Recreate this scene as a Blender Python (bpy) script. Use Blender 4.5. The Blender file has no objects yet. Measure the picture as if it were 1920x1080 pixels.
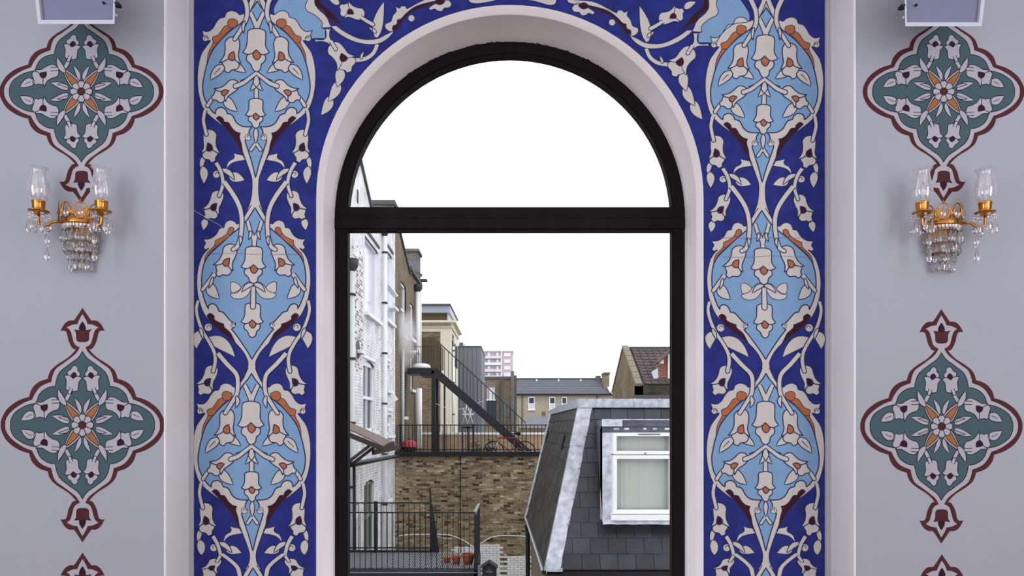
import bpy, bmesh, math, random
from mathutils import Vector, Matrix
from mathutils.geometry import tessellate_polygon
random.seed(7)
SC = bpy.context.scene
COL = SC.collection
EYE = 1.6            # eye height above the room floor
F = 1400.0           # focal length in pixels of the 1920 px wide frame
VX, VY = 956.0, 800.0  # vanishing point of the photograph

# ------------------------------------------------------------------ camera
cd = bpy.data.cameras.new('camera'); cam = bpy.data.objects.new('camera', cd); COL.objects.link(cam)
cam.location = (0, 0, EYE); cam.rotation_euler = (math.pi/2, 0, 0)
cd.sensor_width = 36; cd.lens = F/1920*36
cd.shift_x = (960-VX)/1920; cd.shift_y = (VY-540)/1920
cd.clip_start = 0.05; cd.clip_end = 1000
SC.camera = cam
# ------------------------------------------------------------------ world: flat white overcast
w = bpy.data.worlds.new('overcast'); SC.world = w; w.use_nodes = True
bg = w.node_tree.nodes['Background']
bg.inputs[0].default_value = (0.97, 0.975, 1.0, 1); bg.inputs[1].default_value = 1.85
# added fill lamps at both sides, out of view, brightening piers and returns
def area(name, loc, rot, sx, sy, power, col):
    l = bpy.data.lights.new(name, 'AREA'); l.shape = 'RECTANGLE'; l.size = sx; l.size_y = sy
    l.energy = power; l.color = col
    o = bpy.data.objects.new(name, l); COL.objects.link(o); o.location = loc; o.rotation_euler = rot
    return o
area('side_fill_light', (-4.2, .3, 2.6), (math.radians(90), 0, math.radians(-62)), 2.8, 3.4, 134, (.98, .98, 1))
area('side_fill_light', (4.2, .3, 2.6), (math.radians(90), 0, math.radians(62)), 2.8, 3.4, 134, (1, .975, .985))
SC.cycles.volume_bounces = 6
vs = SC.view_settings
vs.view_transform = 'Standard'; vs.look = 'None'; vs.gamma = 1; vs.exposure = 0.0
vs.use_curve_mapping = False

# ------------------------------------------------------------------ helpers
def W(px, py, D):
    "photograph pixel at distance D from the eye's plane -> world point"
    return Vector(((px-VX)*D/F, D, EYE+(VY-py)*D/F))

def s2l(c):
    return tuple(((v/255)/12.92 if v/255 <= .04045 else (((v/255)+.055)/1.055)**2.4) for v in c)

MATS = {}
def mat(name, rgb, rough=.7, metal=0, noise=0, nscale=8, bump=0, bscale=60, spec=.3, rnd=0, stretch=None, noise2=None):
    "procedural principled material; rgb is an sRGB 0..255 albedo"
    if name in MATS: return MATS[name]
    m = bpy.data.materials.new(name); m.use_nodes = True; MATS[name] = m
    nt = m.node_tree; N = nt.nodes; L = nt.links; b = N['Principled BSDF']
    c = s2l(rgb)
    b.inputs['Base Color'].default_value = (*c, 1)
    b.inputs['Roughness'].default_value = rough; b.inputs['Metallic'].default_value = metal
    b.inputs['Specular IOR Level'].default_value = spec
    tc = N.new('ShaderNodeTexCoord'); mp = N.new('ShaderNodeMapping'); L.new(tc.outputs['Object'], mp.inputs[0])
    if stretch: mp.inputs['Scale'].default_value = stretch
    cur = None
    if noise or rnd:
        rgbn = N.new('ShaderNodeRGB'); rgbn.outputs[0].default_value = (*c, 1); cur = rgbn.outputs[0]
    def mul(cur, val_socket, lo, hi):
        mr = N.new('ShaderNodeMapRange'); L.new(val_socket, mr.inputs[0])
        mr.inputs[1].default_value = .25 if lo < 0 else 0; mr.inputs[2].default_value = .75 if lo < 0 else 1
        mr.inputs[3].default_value = abs(lo); mr.inputs[4].default_value = hi
        mx = N.new('ShaderNodeMix'); mx.data_type = 'RGBA'; mx.blend_type = 'MULTIPLY'; mx.inputs[0].default_value = 1
        L.new(cur, mx.inputs[6]); L.new(mr.outputs[0], mx.inputs[7]); return mx.outputs[2]
    if noise:
        n = N.new('ShaderNodeTexNoise'); n.inputs['Scale'].default_value = nscale; n.inputs['Detail'].default_value = 6
        L.new(mp.outputs[0], n.inputs[0]); cur = mul(cur, n.outputs[0], -(1-noise), 1+noise)
    if rnd:
        oi = N.new('ShaderNodeObjectInfo'); ge = N.new('ShaderNodeNewGeometry')
        ad = N.new('ShaderNodeMath'); ad.operation = 'ADD'; L.new(oi.outputs['Random'], ad.inputs[0]); L.new(ge.outputs['Random Per Island'], ad.inputs[1])
        fr = N.new('ShaderNodeMath'); fr.operation = 'FRACT'; L.new(ad.outputs[0], fr.inputs[0])
        cur = mul(cur, fr.outputs[0], 1-rnd, 1+rnd)
    if cur: L.new(cur, b.inputs['Base Color'])
    if bump:
        n = N.new('ShaderNodeTexNoise'); n.inputs['Scale'].default_value = bscale; n.inputs['Detail'].default_value = 5
        L.new(mp.outputs[0], n.inputs[0]); bp = N.new('ShaderNodeBump'); bp.inputs['Strength'].default_value = bump
        bp.inputs['Distance'].default_value = .01; L.new(n.outputs[0], bp.inputs['Height']); L.new(bp.outputs[0], b.inputs['Normal'])
    return m

def glassmat(name, tint=(1, 1, 1), fac=.9, rough=.02):
    "thin clear glass: mostly see-through with a fresnel sheen"
    if name in MATS: return MATS[name]
    m = bpy.data.materials.new(name); m.use_nodes = True; MATS[name] = m
    nt = m.node_tree; N = nt.nodes; L = nt.links
    N.remove(N['Principled BSDF']); out = N['Material Output']
    t = N.new('ShaderNodeBsdfTransparent'); t.inputs[0].default_value = (*tint, 1)
    g = N.new('ShaderNodeBsdfGlossy'); g.inputs['Roughness'].default_value = rough
    fr = N.new('ShaderNodeLayerWeight'); fr.inputs[0].default_value = 1-fac
    mr = N.new('ShaderNodeMath'); mr.operation = 'MULTIPLY'; mr.inputs[1].default_value = .9; L.new(fr.outputs['Facing'], mr.inputs[0])
    mx = N.new('ShaderNodeMixShader'); L.new(mr.outputs[0], mx.inputs[0]); L.new(t.outputs[0], mx.inputs[1]); L.new(g.outputs[0], mx.inputs[2])
    L.new(mx.outputs[0], out.inputs[0]); return m

def brickmat(name, c1, c2, mortar, axes='xz', bw=.225, bh=.075, dirt=.35, dscale=1.2, mix=.012, bump=.5):
    if name in MATS: return MATS[name]
    m = bpy.data.materials.new(name); m.use_nodes = True; MATS[name] = m
    nt = m.node_tree; N = nt.nodes; L = nt.links; b = N['Principled BSDF']; b.inputs['Roughness'].default_value = .9
    b.inputs['Specular IOR Level'].default_value = .1
    tc = N.new('ShaderNodeTexCoord'); sx = N.new('ShaderNodeSeparateXYZ'); cx = N.new('ShaderNodeCombineXYZ')
    L.new(tc.outputs['Object'], sx.inputs[0])
    L.new(sx.outputs['XYZ'.index(axes[0].upper())], cx.inputs[0]); L.new(sx.outputs['XYZ'.index(axes[1].upper())], cx.inputs[1])
    br = N.new('ShaderNodeTexBrick'); L.new(cx.outputs[0], br.inputs[0])
    br.inputs['Color1'].default_value = (*s2l(c1), 1); br.inputs['Color2'].default_value = (*s2l(c2), 1); br.inputs['Mortar'].default_value = (*s2l(mortar), 1)
    br.inputs['Scale'].default_value = 1; br.inputs['Brick Width'].default_value = bw; br.inputs['Row Height'].default_value = bh
    br.inputs['Mortar Size'].default_value = mix; br.inputs['Bias'].default_value = 0
    n = N.new('ShaderNodeTexNoise'); n.inputs['Scale'].default_value = dscale; n.inputs['Detail'].default_value = 8; L.new(tc.outputs['Object'], n.inputs[0])
    mr = N.new('ShaderNodeMapRange'); L.new(n.outputs[0], mr.inputs[0]); mr.inputs[1].default_value = .3; mr.inputs[2].default_value = .7
    mr.inputs[3].default_value = 1-dirt; mr.inputs[4].default_value = 1+dirt*.4
    mx = N.new('ShaderNodeMix'); mx.data_type = 'RGBA'; mx.blend_type = 'MULTIPLY'; mx.inputs[0].default_value = 1
    L.new(br.outputs[0], mx.inputs[6]); L.new(mr.outputs[0], mx.inputs[7]); L.new(mx.outputs[2], b.inputs['Base Color'])
    bp = N.new('ShaderNodeBump'); bp.inputs['Strength'].default_value = bump; bp.inputs['Distance'].default_value = .015
    sb = N.new('ShaderNodeMath'); sb.operation = 'SUBTRACT'; L.new(n.outputs[0], sb.inputs[0]); L.new(br.outputs['Fac'], sb.inputs[1])
    L.new(sb.outputs[0], bp.inputs['Height']); L.new(bp.outputs[0], b.inputs['Normal'])
    return m

ROOT = {}   # object name -> world location of its thing
def thing(name, label, cat, loc, group=None, kind=None):
    o = bpy.data.objects.new(name, None); COL.objects.link(o); o.location = loc; o.empty_display_size = .1
    if label: o['label'] = label
    if cat: o['category'] = cat
    if group: o['group'] = group
    if kind: o['kind'] = kind
    ROOT[o.name] = Vector(loc); return o
def base(p): return ROOT[p.name] if p is not None else Vector((0, 0, 0))
def link(name, me, parent=None, loc=None, label=None, kind=None):
    o = bpy.data.objects.new(name, me); COL.objects.link(o); b = base(parent)
    if parent is not None:
        o.parent = parent; ROOT[o.name] = b
    else: ROOT[o.name] = Vector((0, 0, 0))
    if loc is not None: o.location = Vector(loc)-b
    if label: o['label'] = label
    if kind: o['kind'] = kind
    return o
def tag(o, label, cat, group=None):
    o['label'] = label; o['category'] = cat
    if group: o['group'] = group
    return o

class MB:
    "mesh collector working in world coordinates"
    def __init__(s): s.v = []; s.f = []; s.m = []; s.sm = []
    def add(s, vs, fs, mi=0, smooth=False):
        n = len(s.v); s.v += [tuple(v) for v in vs]
        for f in fs: s.f.append([i+n for i in f]); s.m.append(mi); s.sm.append(smooth)
        return s
    def box(s, x0, x1, y0, y1, z0, z1, mi=0, M=None):
        vs = [Vector((x, y, z)) for x in (x0, x1) for y in (y0, y1) for z in (z0, z1)]
        if M: vs = [M @ v for v in vs]
        return s.add(vs, [(0, 1, 3, 2), (4, 6, 7, 5), (0, 4, 5, 1), (2, 3, 7, 6), (0, 2, 6, 4), (1, 5, 7, 3)], mi)
    def bar(s, a, b, w, h=None, mi=0, up=(0, 0, 1)):
        "rectangular bar from a to b"
        a = Vector(a); b = Vector(b); d = (b-a); L_ = d.length; d.normalize(); h = h or w
        u = Vector(up)
        if abs(d.dot(u)) > .99: u = Vector((0, 1, 0))
        r = d.cross(u).normalized(); u = r.cross(d).normalized()
        vs = [p+r*sx*w/2+u*sz*h/2 for p in (a, b) for sx in (-1, 1) for sz in (-1, 1)]
        return s.add(vs, [(0, 1, 3, 2), (4, 6, 7, 5), (0, 4, 5, 1), (2, 3, 7, 6), (0, 2, 6, 4), (1, 5, 7, 3)], mi)
    def tube(s, pts, r, n=8, mi=0, closed=False, taper=None):
        pts = [Vector(p) for p in pts]; k = len(pts); vs = []; fs = []
        prev = None
        for i, p in enumerate(pts):
            a = pts[(i-1) % k] if (i > 0 or closed) else p; b = pts[(i+1) % k] if (i < k-1 or closed) else p
            d = (b-a).normalized()
            u = prev if prev is not None else (Vector((0, 0, 1)) if abs(d.z) < .9 else Vector((1, 0, 0)))
            x = d.cross(u).normalized(); u = x.cross(d).normalized(); prev = u
            rr = r*(taper[i] if taper else 1)
            for j in range(n):
                t = 2*math.pi*j/n; vs.append(p+(x*math.cos(t)+u*math.sin(t))*rr)
        for i in range(k if closed else k-1):
            for j in range(n):
                a = i*n+j; b = i*n+(j+1) % n; c = ((i+1) % k)*n+(j+1) % n; d = ((i+1) % k)*n+j
                fs.append((a, b, c, d))
        if not closed: fs += [tuple(range(n))[::-1], tuple((k-1)*n+j for j in range(n))]
        return s.add(vs, fs, mi, True)
    def lathe(s, prof, c, n=16, mi=0, ang=(0, 2*math.pi), smooth=True):
        "prof = [(r,z)...] around the vertical axis at c"
        full = abs(ang[1]-ang[0]-2*math.pi) < 1e-6; vs = []; fs = []; c = Vector(c); m = n if full else n+1
        for r, z in prof:
            for j in range(m):
                t = ang[0]+(ang[1]-ang[0])*j/n; vs.append(c+Vector((r*math.cos(t), r*math.sin(t), z)))
        for i in range(len(prof)-1):
            for j in range(n):
                j2 = (j+1) % m if full else j+1
                fs.append((i*m+j, i*m+j2, (i+1)*m+j2, (i+1)*m+j))
        return s.add(vs, fs, mi, smooth)
    def poly(s, pts, mi=0):
        return s.add(pts, [tuple(range(len(pts)))], mi)
    def prism(s, pts, off, mi=0):
        "extrude a planar polygon by vector off (triangulated caps)"
        pts = [Vector(p) for p in pts]; n = len(pts); off = Vector(off)
        tr = tessellate_polygon([pts])
        s.add(pts, [tuple(t) for t in tr], mi); s.add([p+off for p in pts], [tuple(t)[::-1] for t in tr], mi)
        return s.add(pts+[p+off for p in pts], [(i, (i+1) % n, (i+1) % n+n, i+n) for i in range(n)], mi)
    def mesh(s, name, mats, off=Vector((0, 0, 0)), fix=True):
        me = bpy.data.meshes.new(name); me.from_pydata([tuple(Vector(v)-off) for v in s.v], [], s.f)
        for m in (mats if isinstance(mats, (list, tuple)) else [mats]): me.materials.append(m)
        me.polygons.foreach_set('material_index', s.m); me.polygons.foreach_set('use_smooth', s.sm)
        if fix:
            bm = bmesh.new(); bm.from_mesh(me); bmesh.ops.recalc_face_normals(bm, faces=bm.faces[:]); bm.to_mesh(me); bm.free()
        me.update(); return me
    def build(s, name, mats, parent=None, label=None, kind=None, fix=True):
        return link(name, s.mesh(name, mats, base(parent), fix), parent, None, label, kind)

# ------------------------------------------------------------------ materials of the room
M_wall = mat('lilac_grey_paint', (165, 168, 180), .85, noise=.03, nscale=1.3, bump=.08, bscale=90)
M_white = mat('white_paint', (244, 242, 244), .6, noise=.02, nscale=2)
M_panel = mat('cool_white_plaster', (186, 184, 194), .8, noise=.03, nscale=2)
M_reveal = mat('white_plaster', (240, 235, 238), .75, noise=.05, nscale=3, bump=.15, bscale=20)
M_frame = mat('dark_brown_paint', (28, 24, 26), .65, noise=.15, nscale=20, stretch=(1, 1, .1), spec=.06)
M_blue = mat('ultramarine_paint', (35, 43, 119), .75, noise=.32, nscale=14, spec=.2)
M_light = mat('sky_blue_paint', (121, 156, 194), .8, noise=.05, nscale=9, spec=.2)
M_ivory = mat('ivory_paint', (195, 190, 187), .8, noise=.04, nscale=14, spec=.2)
M_navy = mat('navy_outline_paint', (42, 49, 90), .8, spec=.2)
M_orange = mat('ochre_orange_paint', (167, 100, 62), .8, noise=.1, nscale=20, spec=.2)
M_maroon = mat('dark_maroon_paint', (56, 18, 34), .8, noise=.2, nscale=20, spec=.2)
M_teal = mat('teal_paint', (69, 91, 100), .8, noise=.08, nscale=8, spec=.2)
M_border = mat('oxblood_paint', (78, 38, 42), .8, noise=.08, nscale=12, spec=.2)
M_ink = mat('dark_ink_paint', (27, 31, 51), .8, spec=.2)
M_cream = mat('pale_grey_paint', (173, 170, 180), .8, noise=.03, nscale=8, spec=.2)
M_ochre = mat('ochre_petal_paint', (156, 102, 62), .8, noise=.1, nscale=20, spec=.2)
M_crackp = mat('crack_grey', (123, 109, 119), .9)
PAL = [M_blue, M_light, M_ivory, M_navy, M_orange, M_maroon, M_teal, M_border, M_ink, M_cream, M_ochre, M_crackp]
BLUE, LIGHT, IVORY, NAVY, ORANGE, MAROON, TEAL, BORDER, INK, CREAM, OCHRE, CRACK = range(12)

# ------------------------------------------------------------------ window wall, piers, reveal
YP, YB, YF = 3.5, 3.76, 4.08       # pier face, mural face, window frame face
XR = 1.615                          # inner corner of the piers
ZC = 2.748; RO = .975               # springing height, radius of the arched opening
ZT, SILL = 4.6, .66
def arch(R, zb=SILL, n=48):
    "closed outline of the arched opening in (x,z): up the left side, over, down the right"
    pts = [(-R, zb)]+[(R*math.cos(math.pi-math.pi*i/n), ZC+R*math.sin(math.pi*i/n)) for i in range(n+1)]+[(R, zb)]
    return pts
# wall with the arched hole, inner face, then outer face
mb = MB()
for (y, rev) in ((YB, 0), (4.32, 1)):
    outer = [(-XR-.3, 0), (-XR-.3, ZT), (XR+.3, ZT), (XR+.3, 0)] if not rev else [(-4.4, -5), (-4.4, ZT), (4.4, ZT), (4.4, -5)]
    hole = arch(RO if not rev else .99, SILL)
    o3 = [Vector((x, z, 0)) for x, z in outer]; h3 = [Vector((x, z, 0)) for x, z in hole]
    tr = tessellate_polygon([o3, h3]); al = outer+hole
    mb.add([(x, y, z) for x, z in al], [tuple(t) for t in tr])
o = mb.build('wall_back', M_panel, fix=False); o['kind'] = 'structure'
# reveal swept along the opening
prof = [(RO, YB-.0005), (RO-.004, YB+.006), (RO-.026, YB+.034), (RO-.028, YB+.04), (RO-.019, YB+.052), (RO-.019, YF+.01), (RO-.019, 4.18)]
mb = MB(); vs = []; fs = []
for R, y in prof: vs += [(x, y, z) for x, z in arch(R, SILL)]
n = len(arch(1, SILL))
for i in range(len(prof)-1):
    for j in range(n-1): fs.append((i*n+j, i*n+j+1, (i+1)*n+j+1, (i+1)*n+j))
mb.add(vs, fs, 0, True)
pr2 = [(.957, 4.16), (.99, 4.18), (.99, 4.32)]
vs = []; fs = []
for R, y in pr2: vs += [(x, y, z) for x, z in arch(R, SILL)]
for i in range(2):
    for j in range(n-1): fs.append((i*n+j, i*n+j+1, (i+1)*n+j+1, (i+1)*n+j))
mb.add(vs, fs, 0)
o = mb.build('trim_1', M_reveal, fix=False); o['kind'] = 'structure'
o = MB().box(-1.02, 1.02, YB-.05, 4.4, SILL-.04, SILL).build('trim_2', M_white); o['kind'] = 'structure'
for sx, nm in ((-1, 'wall_left'), (1, 'wall_right')):
    mb = MB(); a, b = sorted((sx*XR, sx*4.4)); mb.box(a, b, YP, 4.31, 0, ZT)
    o = mb.build(nm, M_wall); o['kind'] = 'structure'
    # white painted return strip of the pier, a skin with a softly rounded arris
    mb = MB(); x = sx*XR; q = -sx
    pts = [(x+q*.001, 4.0), (x+q*.0035, YB+.0), (x+q*.0035, YP+.012), (x+q*.002, YP+.002), (x-q*.004, YP-.0025), (x-q*.006, YP-.0015), (x-q*.006, YP+.001)]
    k = len(pts); vs = [(u, v, z) for z in (0, ZT) for u, v in pts]
    mb.add(vs, [(i, i+1, i+1+k, i+k) for i in range(k-1)], 0, True)
    o = mb.build('trim_%d' % (3 if sx < 0 else 4), M_white, fix=False); o['kind'] = 'structure'
    mb = MB(); a, b = sorted((sx*1.59, sx*1.6115)); mb.box(a, b, YB-.010, YB+.01, 0, ZT)
    mb.box(*sorted((sx*1.6035, sx*1.6115)), YB-.017, YB, 0, ZT)
    o = mb.build('trim_%d' % (5 if sx < 0 else 6), M_panel); o['kind'] = 'structure'
M_floor = mat('oak_floor', (130, 96, 66), .5, noise=.2, nscale=4, stretch=(8, 1, 1))
o = MB().box(-4.4, 4.4, -3.6, 4.3, -.2, 0).build('floor', M_floor); o['kind'] = 'structure'

o = MB().box(-4.6, 4.6, -6, 4.3, ZT, ZT+.2).build('ceiling', M_white); o['kind'] = 'structure'
for sx, nm in ((-1, 'wall_side_left'), (1, 'wall_side_right')):
    a, b = sorted((sx*4.4, sx*4.6)); o = MB().box(a, b, -6, 4.3, 0, ZT).build(nm, M_wall); o['kind'] = 'structure'
# window frame: arched outer frame, transom, inner sash lines, glass
win = thing('window_1', None, None, (0, YF, SILL), kind='structure')
def ringframe(mb, Ro, Ri, y0, y1, zb0, zb1, closed=True):
    A = arch(Ro, zb0); B = arch(Ri, zb1); n = len(A)
    v = [(x, y0, z) for x, z in A]+[(x, y0, z) for x, z in B]+[(x, y1, z) for x, z in A]+[(x, y1, z) for x, z in B]
    f = []
    for i in range(n if closed else n-1):
        j = (i+1) % n
        f += [(i, j, n+j, n+i), (2*n+i, 3*n+i, 3*n+j, 2*n+j), (i, 2*n+i, 2*n+j, j), (n+i, n+j, 3*n+j, 3*n+i)]
    mb.add(v, f)
mb = MB(); ringframe(mb, .9565, .897, YF, YF+.05, SILL, SILL+.06); ringframe(mb, .915, .889, YF+.012, YF+.075, SILL+.01, SILL+.07)
mb.build('frame', M_frame, win)
TZ0, TZ1 = EYE+(VY-431)*YF/F, EYE+(VY-388)*YF/F
mb = MB(); mid = (TZ0+TZ1)/2
mb.box(-.955, .955, YF-.012, YF+.05, TZ0+.006, mid-.001); mb.box(-.955, .955, YF-.006, YF+.05, mid+.002, TZ1-.004)
mb.box(-.95, .95, YF+.002, YF+.075, TZ0, TZ1)
mb.build('transom', M_frame, win)
G = glassmat('window_glass', (.985, .99, .99), .97)
mb = MB(); hp = [(x, z) for x, z in arch(.9, TZ1)]
mb.prism([(x, YF+.045, z) for x, z in hp if z >= TZ1], (0, .006, 0)); mb.build('pane', G, win, 'arched fanlight pane')
mb = MB().box(-.9, .9, YF+.045, YF+.051, SILL+.05, TZ0); mb.build('pane', G, win, 'tall rectangular lower pane')
# worn dark streaks where the frame paint meets the plaster
mb = MB()
for i in range(60):
    t = math.pi*(.30+.40*random.random()); a = t; l = random.uniform(.004, .02); wd = random.uniform(.002, .007)
    R1 = .9575; y1 = YF-.0005
    p = [(R1, a, y1), (R1, a+l/RO, y1-.0)]
    x0, z0 = R1*math.cos(a), ZC+R1*math.sin(a); x1, z1 = R1*math.cos(a+l), ZC+R1*math.sin(a+l)
    r2 = .9555
    mb.add([(x0*r2/R1, y1, ZC+(z0-ZC)*r2/R1), (x1*r2/R1, y1, ZC+(z1-ZC)*r2/R1), (x1*r2/R1, y1-wd*1.6, ZC+(z1-ZC)*r2/R1), (x0*r2/R1, y1-wd*.6, ZC+(z0-ZC)*r2/R1)], [(0, 1, 2, 3)])
mb.build('paint_smear', M_frame, win, kind='stuff', fix=False)
# ------------------------------------------------------------------ painting helpers
def P_(s):
    out = []
    for t in s.split():
        c = t.endswith('*'); x, y = t.rstrip('*').split(','); out.append((float(x), float(y), c))
    return out
def smooth(pts, closed=True, n=5):
    pts = [(p[0], p[1], p[2] if len(p) > 2 else False) for p in pts]
    k = len(pts); out = []
    def tan(i):
        if pts[i][2]: return (0, 0)
        if closed: a = pts[(i-1) % k]; b = pts[(i+1) % k]
        else: a = pts[max(i-1, 0)]; b = pts[min(i+1, k-1)]
        return ((b[0]-a[0])*.5, (b[1]-a[1])*.5)
    for i in range(k if closed else k-1):
        p = pts[i]; q = pts[(i+1) % k]; d = math.hypot(q[0]-p[0], q[1]-p[1]); t0 = tan(i); t1 = tan((i+1) % k)
        def cl(t):
            m = math.hypot(*t)
            return t if m < d*1.1 or m == 0 else (t[0]*d*1.1/m, t[1]*d*1.1/m)
        t0 = cl(t0); t1 = cl(t1)
        if p[2] and not q[2]: t0 = ((q[0]-p[0])*1.2-t1[0]*.5, (q[1]-p[1])*1.2-t1[1]*.5)
        if q[2] and not p[2]: t1 = ((q[0]-p[0])*1.2-t0[0]*.5, (q[1]-p[1])*1.2-t0[1]*.5)
        if p[2] and q[2]: t0 = t1 = (q[0]-p[0], q[1]-p[1])
        for j in range(n):
            t = j/n; h1 = 2*t**3-3*t*t+1; h2 = t**3-2*t*t+t; h3 = -2*t**3+3*t*t; h4 = t**3-t*t
            out.append((h1*p[0]+h2*t0[0]+h3*q[0]+h4*t1[0], h1*p[1]+h2*t0[1]+h3*q[1]+h4*t1[1]))
    if not closed: out.append(pts[-1][:2])
    return out
class Paint:
    "flat painted shapes; xf maps local 2D to photograph pixels of the wall plane at distance D"
    def __init__(s, D, xf, bias=0): s.D = D; s.xf = xf; Paint.n = getattr(Paint, 'n', 0)+1; s.bias = Paint.n % 8; s.v = []; s.f = []; s.m = []
    def tri(s, pts, faces, mi, lay):
        n = len(s.v)
        for x, y in pts:
            a, b = s.xf(x, y); p = W(a, b, s.D); s.v.append((p.x, s.D-.0006-.00028*lay-.000015*s.bias, p.z))
        for f in faces: s.f.append([i+n for i in f]); s.m.append(mi)
    def fill(s, pts, mi, lay, line=None, lw=1.4, sm=True, closed=True):
        pts = smooth(pts) if sm else [p[:2] for p in pts]
        tr = tessellate_polygon([[Vector((x, y, 0)) for x, y in pts]])
        s.tri(pts, [tuple(t) for t in tr], mi, lay)
        if line is not None: s.ribbon(pts, lw, lw, line, lay+.5, True)
        return s
    def ribbon(s, pts, w0, w1, mi, lay, closed=False):
        k = len(pts); vs = []
        for i, p in enumerate(pts):
            a = pts[(i-1) % k] if (closed or i > 0) else p; b = pts[(i+1) % k] if (closed or i < k-1) else p
            dx, dy = b[0]-a[0], b[1]-a[1]; m = math.hypot(dx, dy) or 1; nx, ny = -dy/m, dx/m
            t = i/max(k-1, 1); w_ = (w0+(w1-w0)*t)/2
            vs += [(p[0]+nx*w_, p[1]+ny*w_), (p[0]-nx*w_, p[1]-ny*w_)]
        fs = [(2*i, 2*i+1, (2*i+3) % (2*k), (2*i+2) % (2*k)) for i in range(k if closed else k-1)]
        s.tri(vs, fs, mi, lay)
    def stroke(s, pts, w0, w1, mi, lay, line=None, lw=1.8, cap=True):
        c = smooth(pts, False, 6)
        if line is not None: s.ribbon(c, w0+2*lw, w1+2*lw, line, lay)
        s.ribbon(c, w0, w1, mi, lay+.5)
        if line is not None and cap:
            s.dot(*c[-1], w1/2+lw, line, lay+.12); s.dot(*c[-1], w1/2, mi, lay+.62)
        return s
    def dot(s, x, y, r, mi, lay, line=None, lw=1.3, n=16):
        return s.fill([(x+r*math.cos(2*math.pi*i/n), y+r*math.sin(2*math.pi*i/n)) for i in range(n)], mi, lay, line, lw, sm=False)
    def leaf(s, b, t, w_, bend, mi, lay, line=None, lw=1.8, vein=False):
        n = 9; dx, dy = t[0]-b[0], t[1]-b[1]; L_ = math.hypot(dx, dy); ux, uy = dx/L_, dy/L_; nx, ny = -uy, ux
        c = [(b[0]+dx*i/n+nx*bend*4*(i/n)*(1-i/n), b[1]+dy*i/n+ny*bend*4*(i/n)*(1-i/n)) for i in range(n+1)]
        pr = [w_/2*math.sin(math.pi*(i/n)**.68)**.8 if 0 < i < n else 0 for i in range(n+1)]; pr[0] = w_*.14
        A = [(c[i][0]+nx*pr[i], c[i][1]+ny*pr[i]) for i in range(n+1)]; B = [(c[i][0]-nx*pr[i], c[i][1]-ny*pr[i]) for i in range(n)]
        s.fill(A+B[::-1], mi, lay, line, lw, sm=False)
        if vein: s.ribbon(c[2:7], lw, lw*.6, line if line is not None else NAVY, lay+.7)
        return s
    def curl(s, x, y, r, mi, lay, line):
        s.dot(x, y, r, mi, lay, line, 1.1)
        sp = [(x+r*.75*(1-i/10)*math.cos(3+i*.55), y+r*.75*(1-i/10)*math.sin(3+i*.55)) for i in range(9)]
        s.ribbon(sp, 1.6, 1, line, lay+.8); return s
    def build(s, name, parent=None, label=None):
        used = sorted(set(s.m)); me = bpy.data.meshes.new(name); b = base(parent)
        me.from_pydata([(x-b.x, y-b.y, z-b.z) for x, y, z in s.v], [], s.f)
        for u in used: me.materials.append(PAL[u])
        me.polygons.foreach_set('material_index', [used.index(i) for i in s.m])
        bm = bmesh.new(); bm.from_mesh(me)
        bm.normal_update()
        fl = [f for f in bm.faces if f.normal.y > 0]
        if fl: bmesh.ops.reverse_faces(bm, faces=fl)
        bm.to_mesh(me); bm.free()
        return link(name, me, parent, None, label)

FT = dict(p0=(538, 222), p1=(530, 542),
 cap=P_('538,222 600,238 606,290 610,350 636,400* 600,415 565,405 540,380* 512,405 480,415 438,395* 468,350 470,290 478,238'),
 tre=P_('500,400 468,425 470,460 495,485 502,522 530,542 558,525 575,488 605,460 603,425 570,400 540,380'),
 spot=P_('538,380* 505,412 508,436 530,455 554,436 560,410'))
ST = dict(p0=(360, 285), p1=(305, 545),
 cap=P_('345,275 392,296 410,340 388,390 376,440 388,502* 345,462 325,412 318,382* 288,432 235,440* 275,400 290,350 310,300'),
 tre=P_('290,425 245,452 245,490 280,515 292,542 325,540 335,518 366,492 350,455 318,395'),
 spot=P_('320,380* 342,412 335,445 308,450 290,430'))
def tulip(pt, T, p0, p1, flip, lay, spot, fillc=IVORY, line=NAVY, lw=2.0, wid=1.0):
    a = T['p0']; b = T['p1']; ux, uy = b[0]-a[0], b[1]-a[1]; L0 = math.hypot(ux, uy); ux /= L0; uy /= L0
    vx, vy = p1[0]-p0[0], p1[1]-p0[1]; L1 = math.hypot(vx, vy); vx /= L1; vy /= L1; k = L1/L0
    def m(p):
        dx, dy = p[0]-a[0], p[1]-a[1]; al = (dx*ux+dy*uy)*k; ac = (dx*-uy+dy*ux)*k*wid
        if flip: ac = -ac
        return (p0[0]+vx*al-vy*ac, p0[1]+vy*al+vx*ac, p[2])
    pt.fill([m(p) for p in T['tre']], fillc, lay, line, lw)
    pt.fill([m(p) for p in T['cap']], fillc, lay+1, line, lw)
    pt.fill([m(p) for p in T['spot']], spot, lay+2, line, lw)
    return pt

def lerp(tab, v):
    if v <= tab[0][0]: return tab[0][1]
    for (a, x), (b, y) in zip(tab, tab[1:]):
        if v <= b: return x+(y-x)*(v-a)/(b-a)
    return tab[-1][1]
LAX = [(0, 482.5), (320, 479.5), (520, 476), (720, 471.5), (850, 472), (1100, 475)]
RAX = [(0, 1436.5), (320, 1429), (400, 1428), (520, 1432), (700, 1436), (850, 1435), (1100, 1436)]
RDY = [(0, 12), (300, 11), (390, 5), (470, 3), (700, 0), (1200, 0)]
mural = thing('painted_mural', 'blue and white floral mural painted around the arched window', 'mural', (0, YB, .4))
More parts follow.
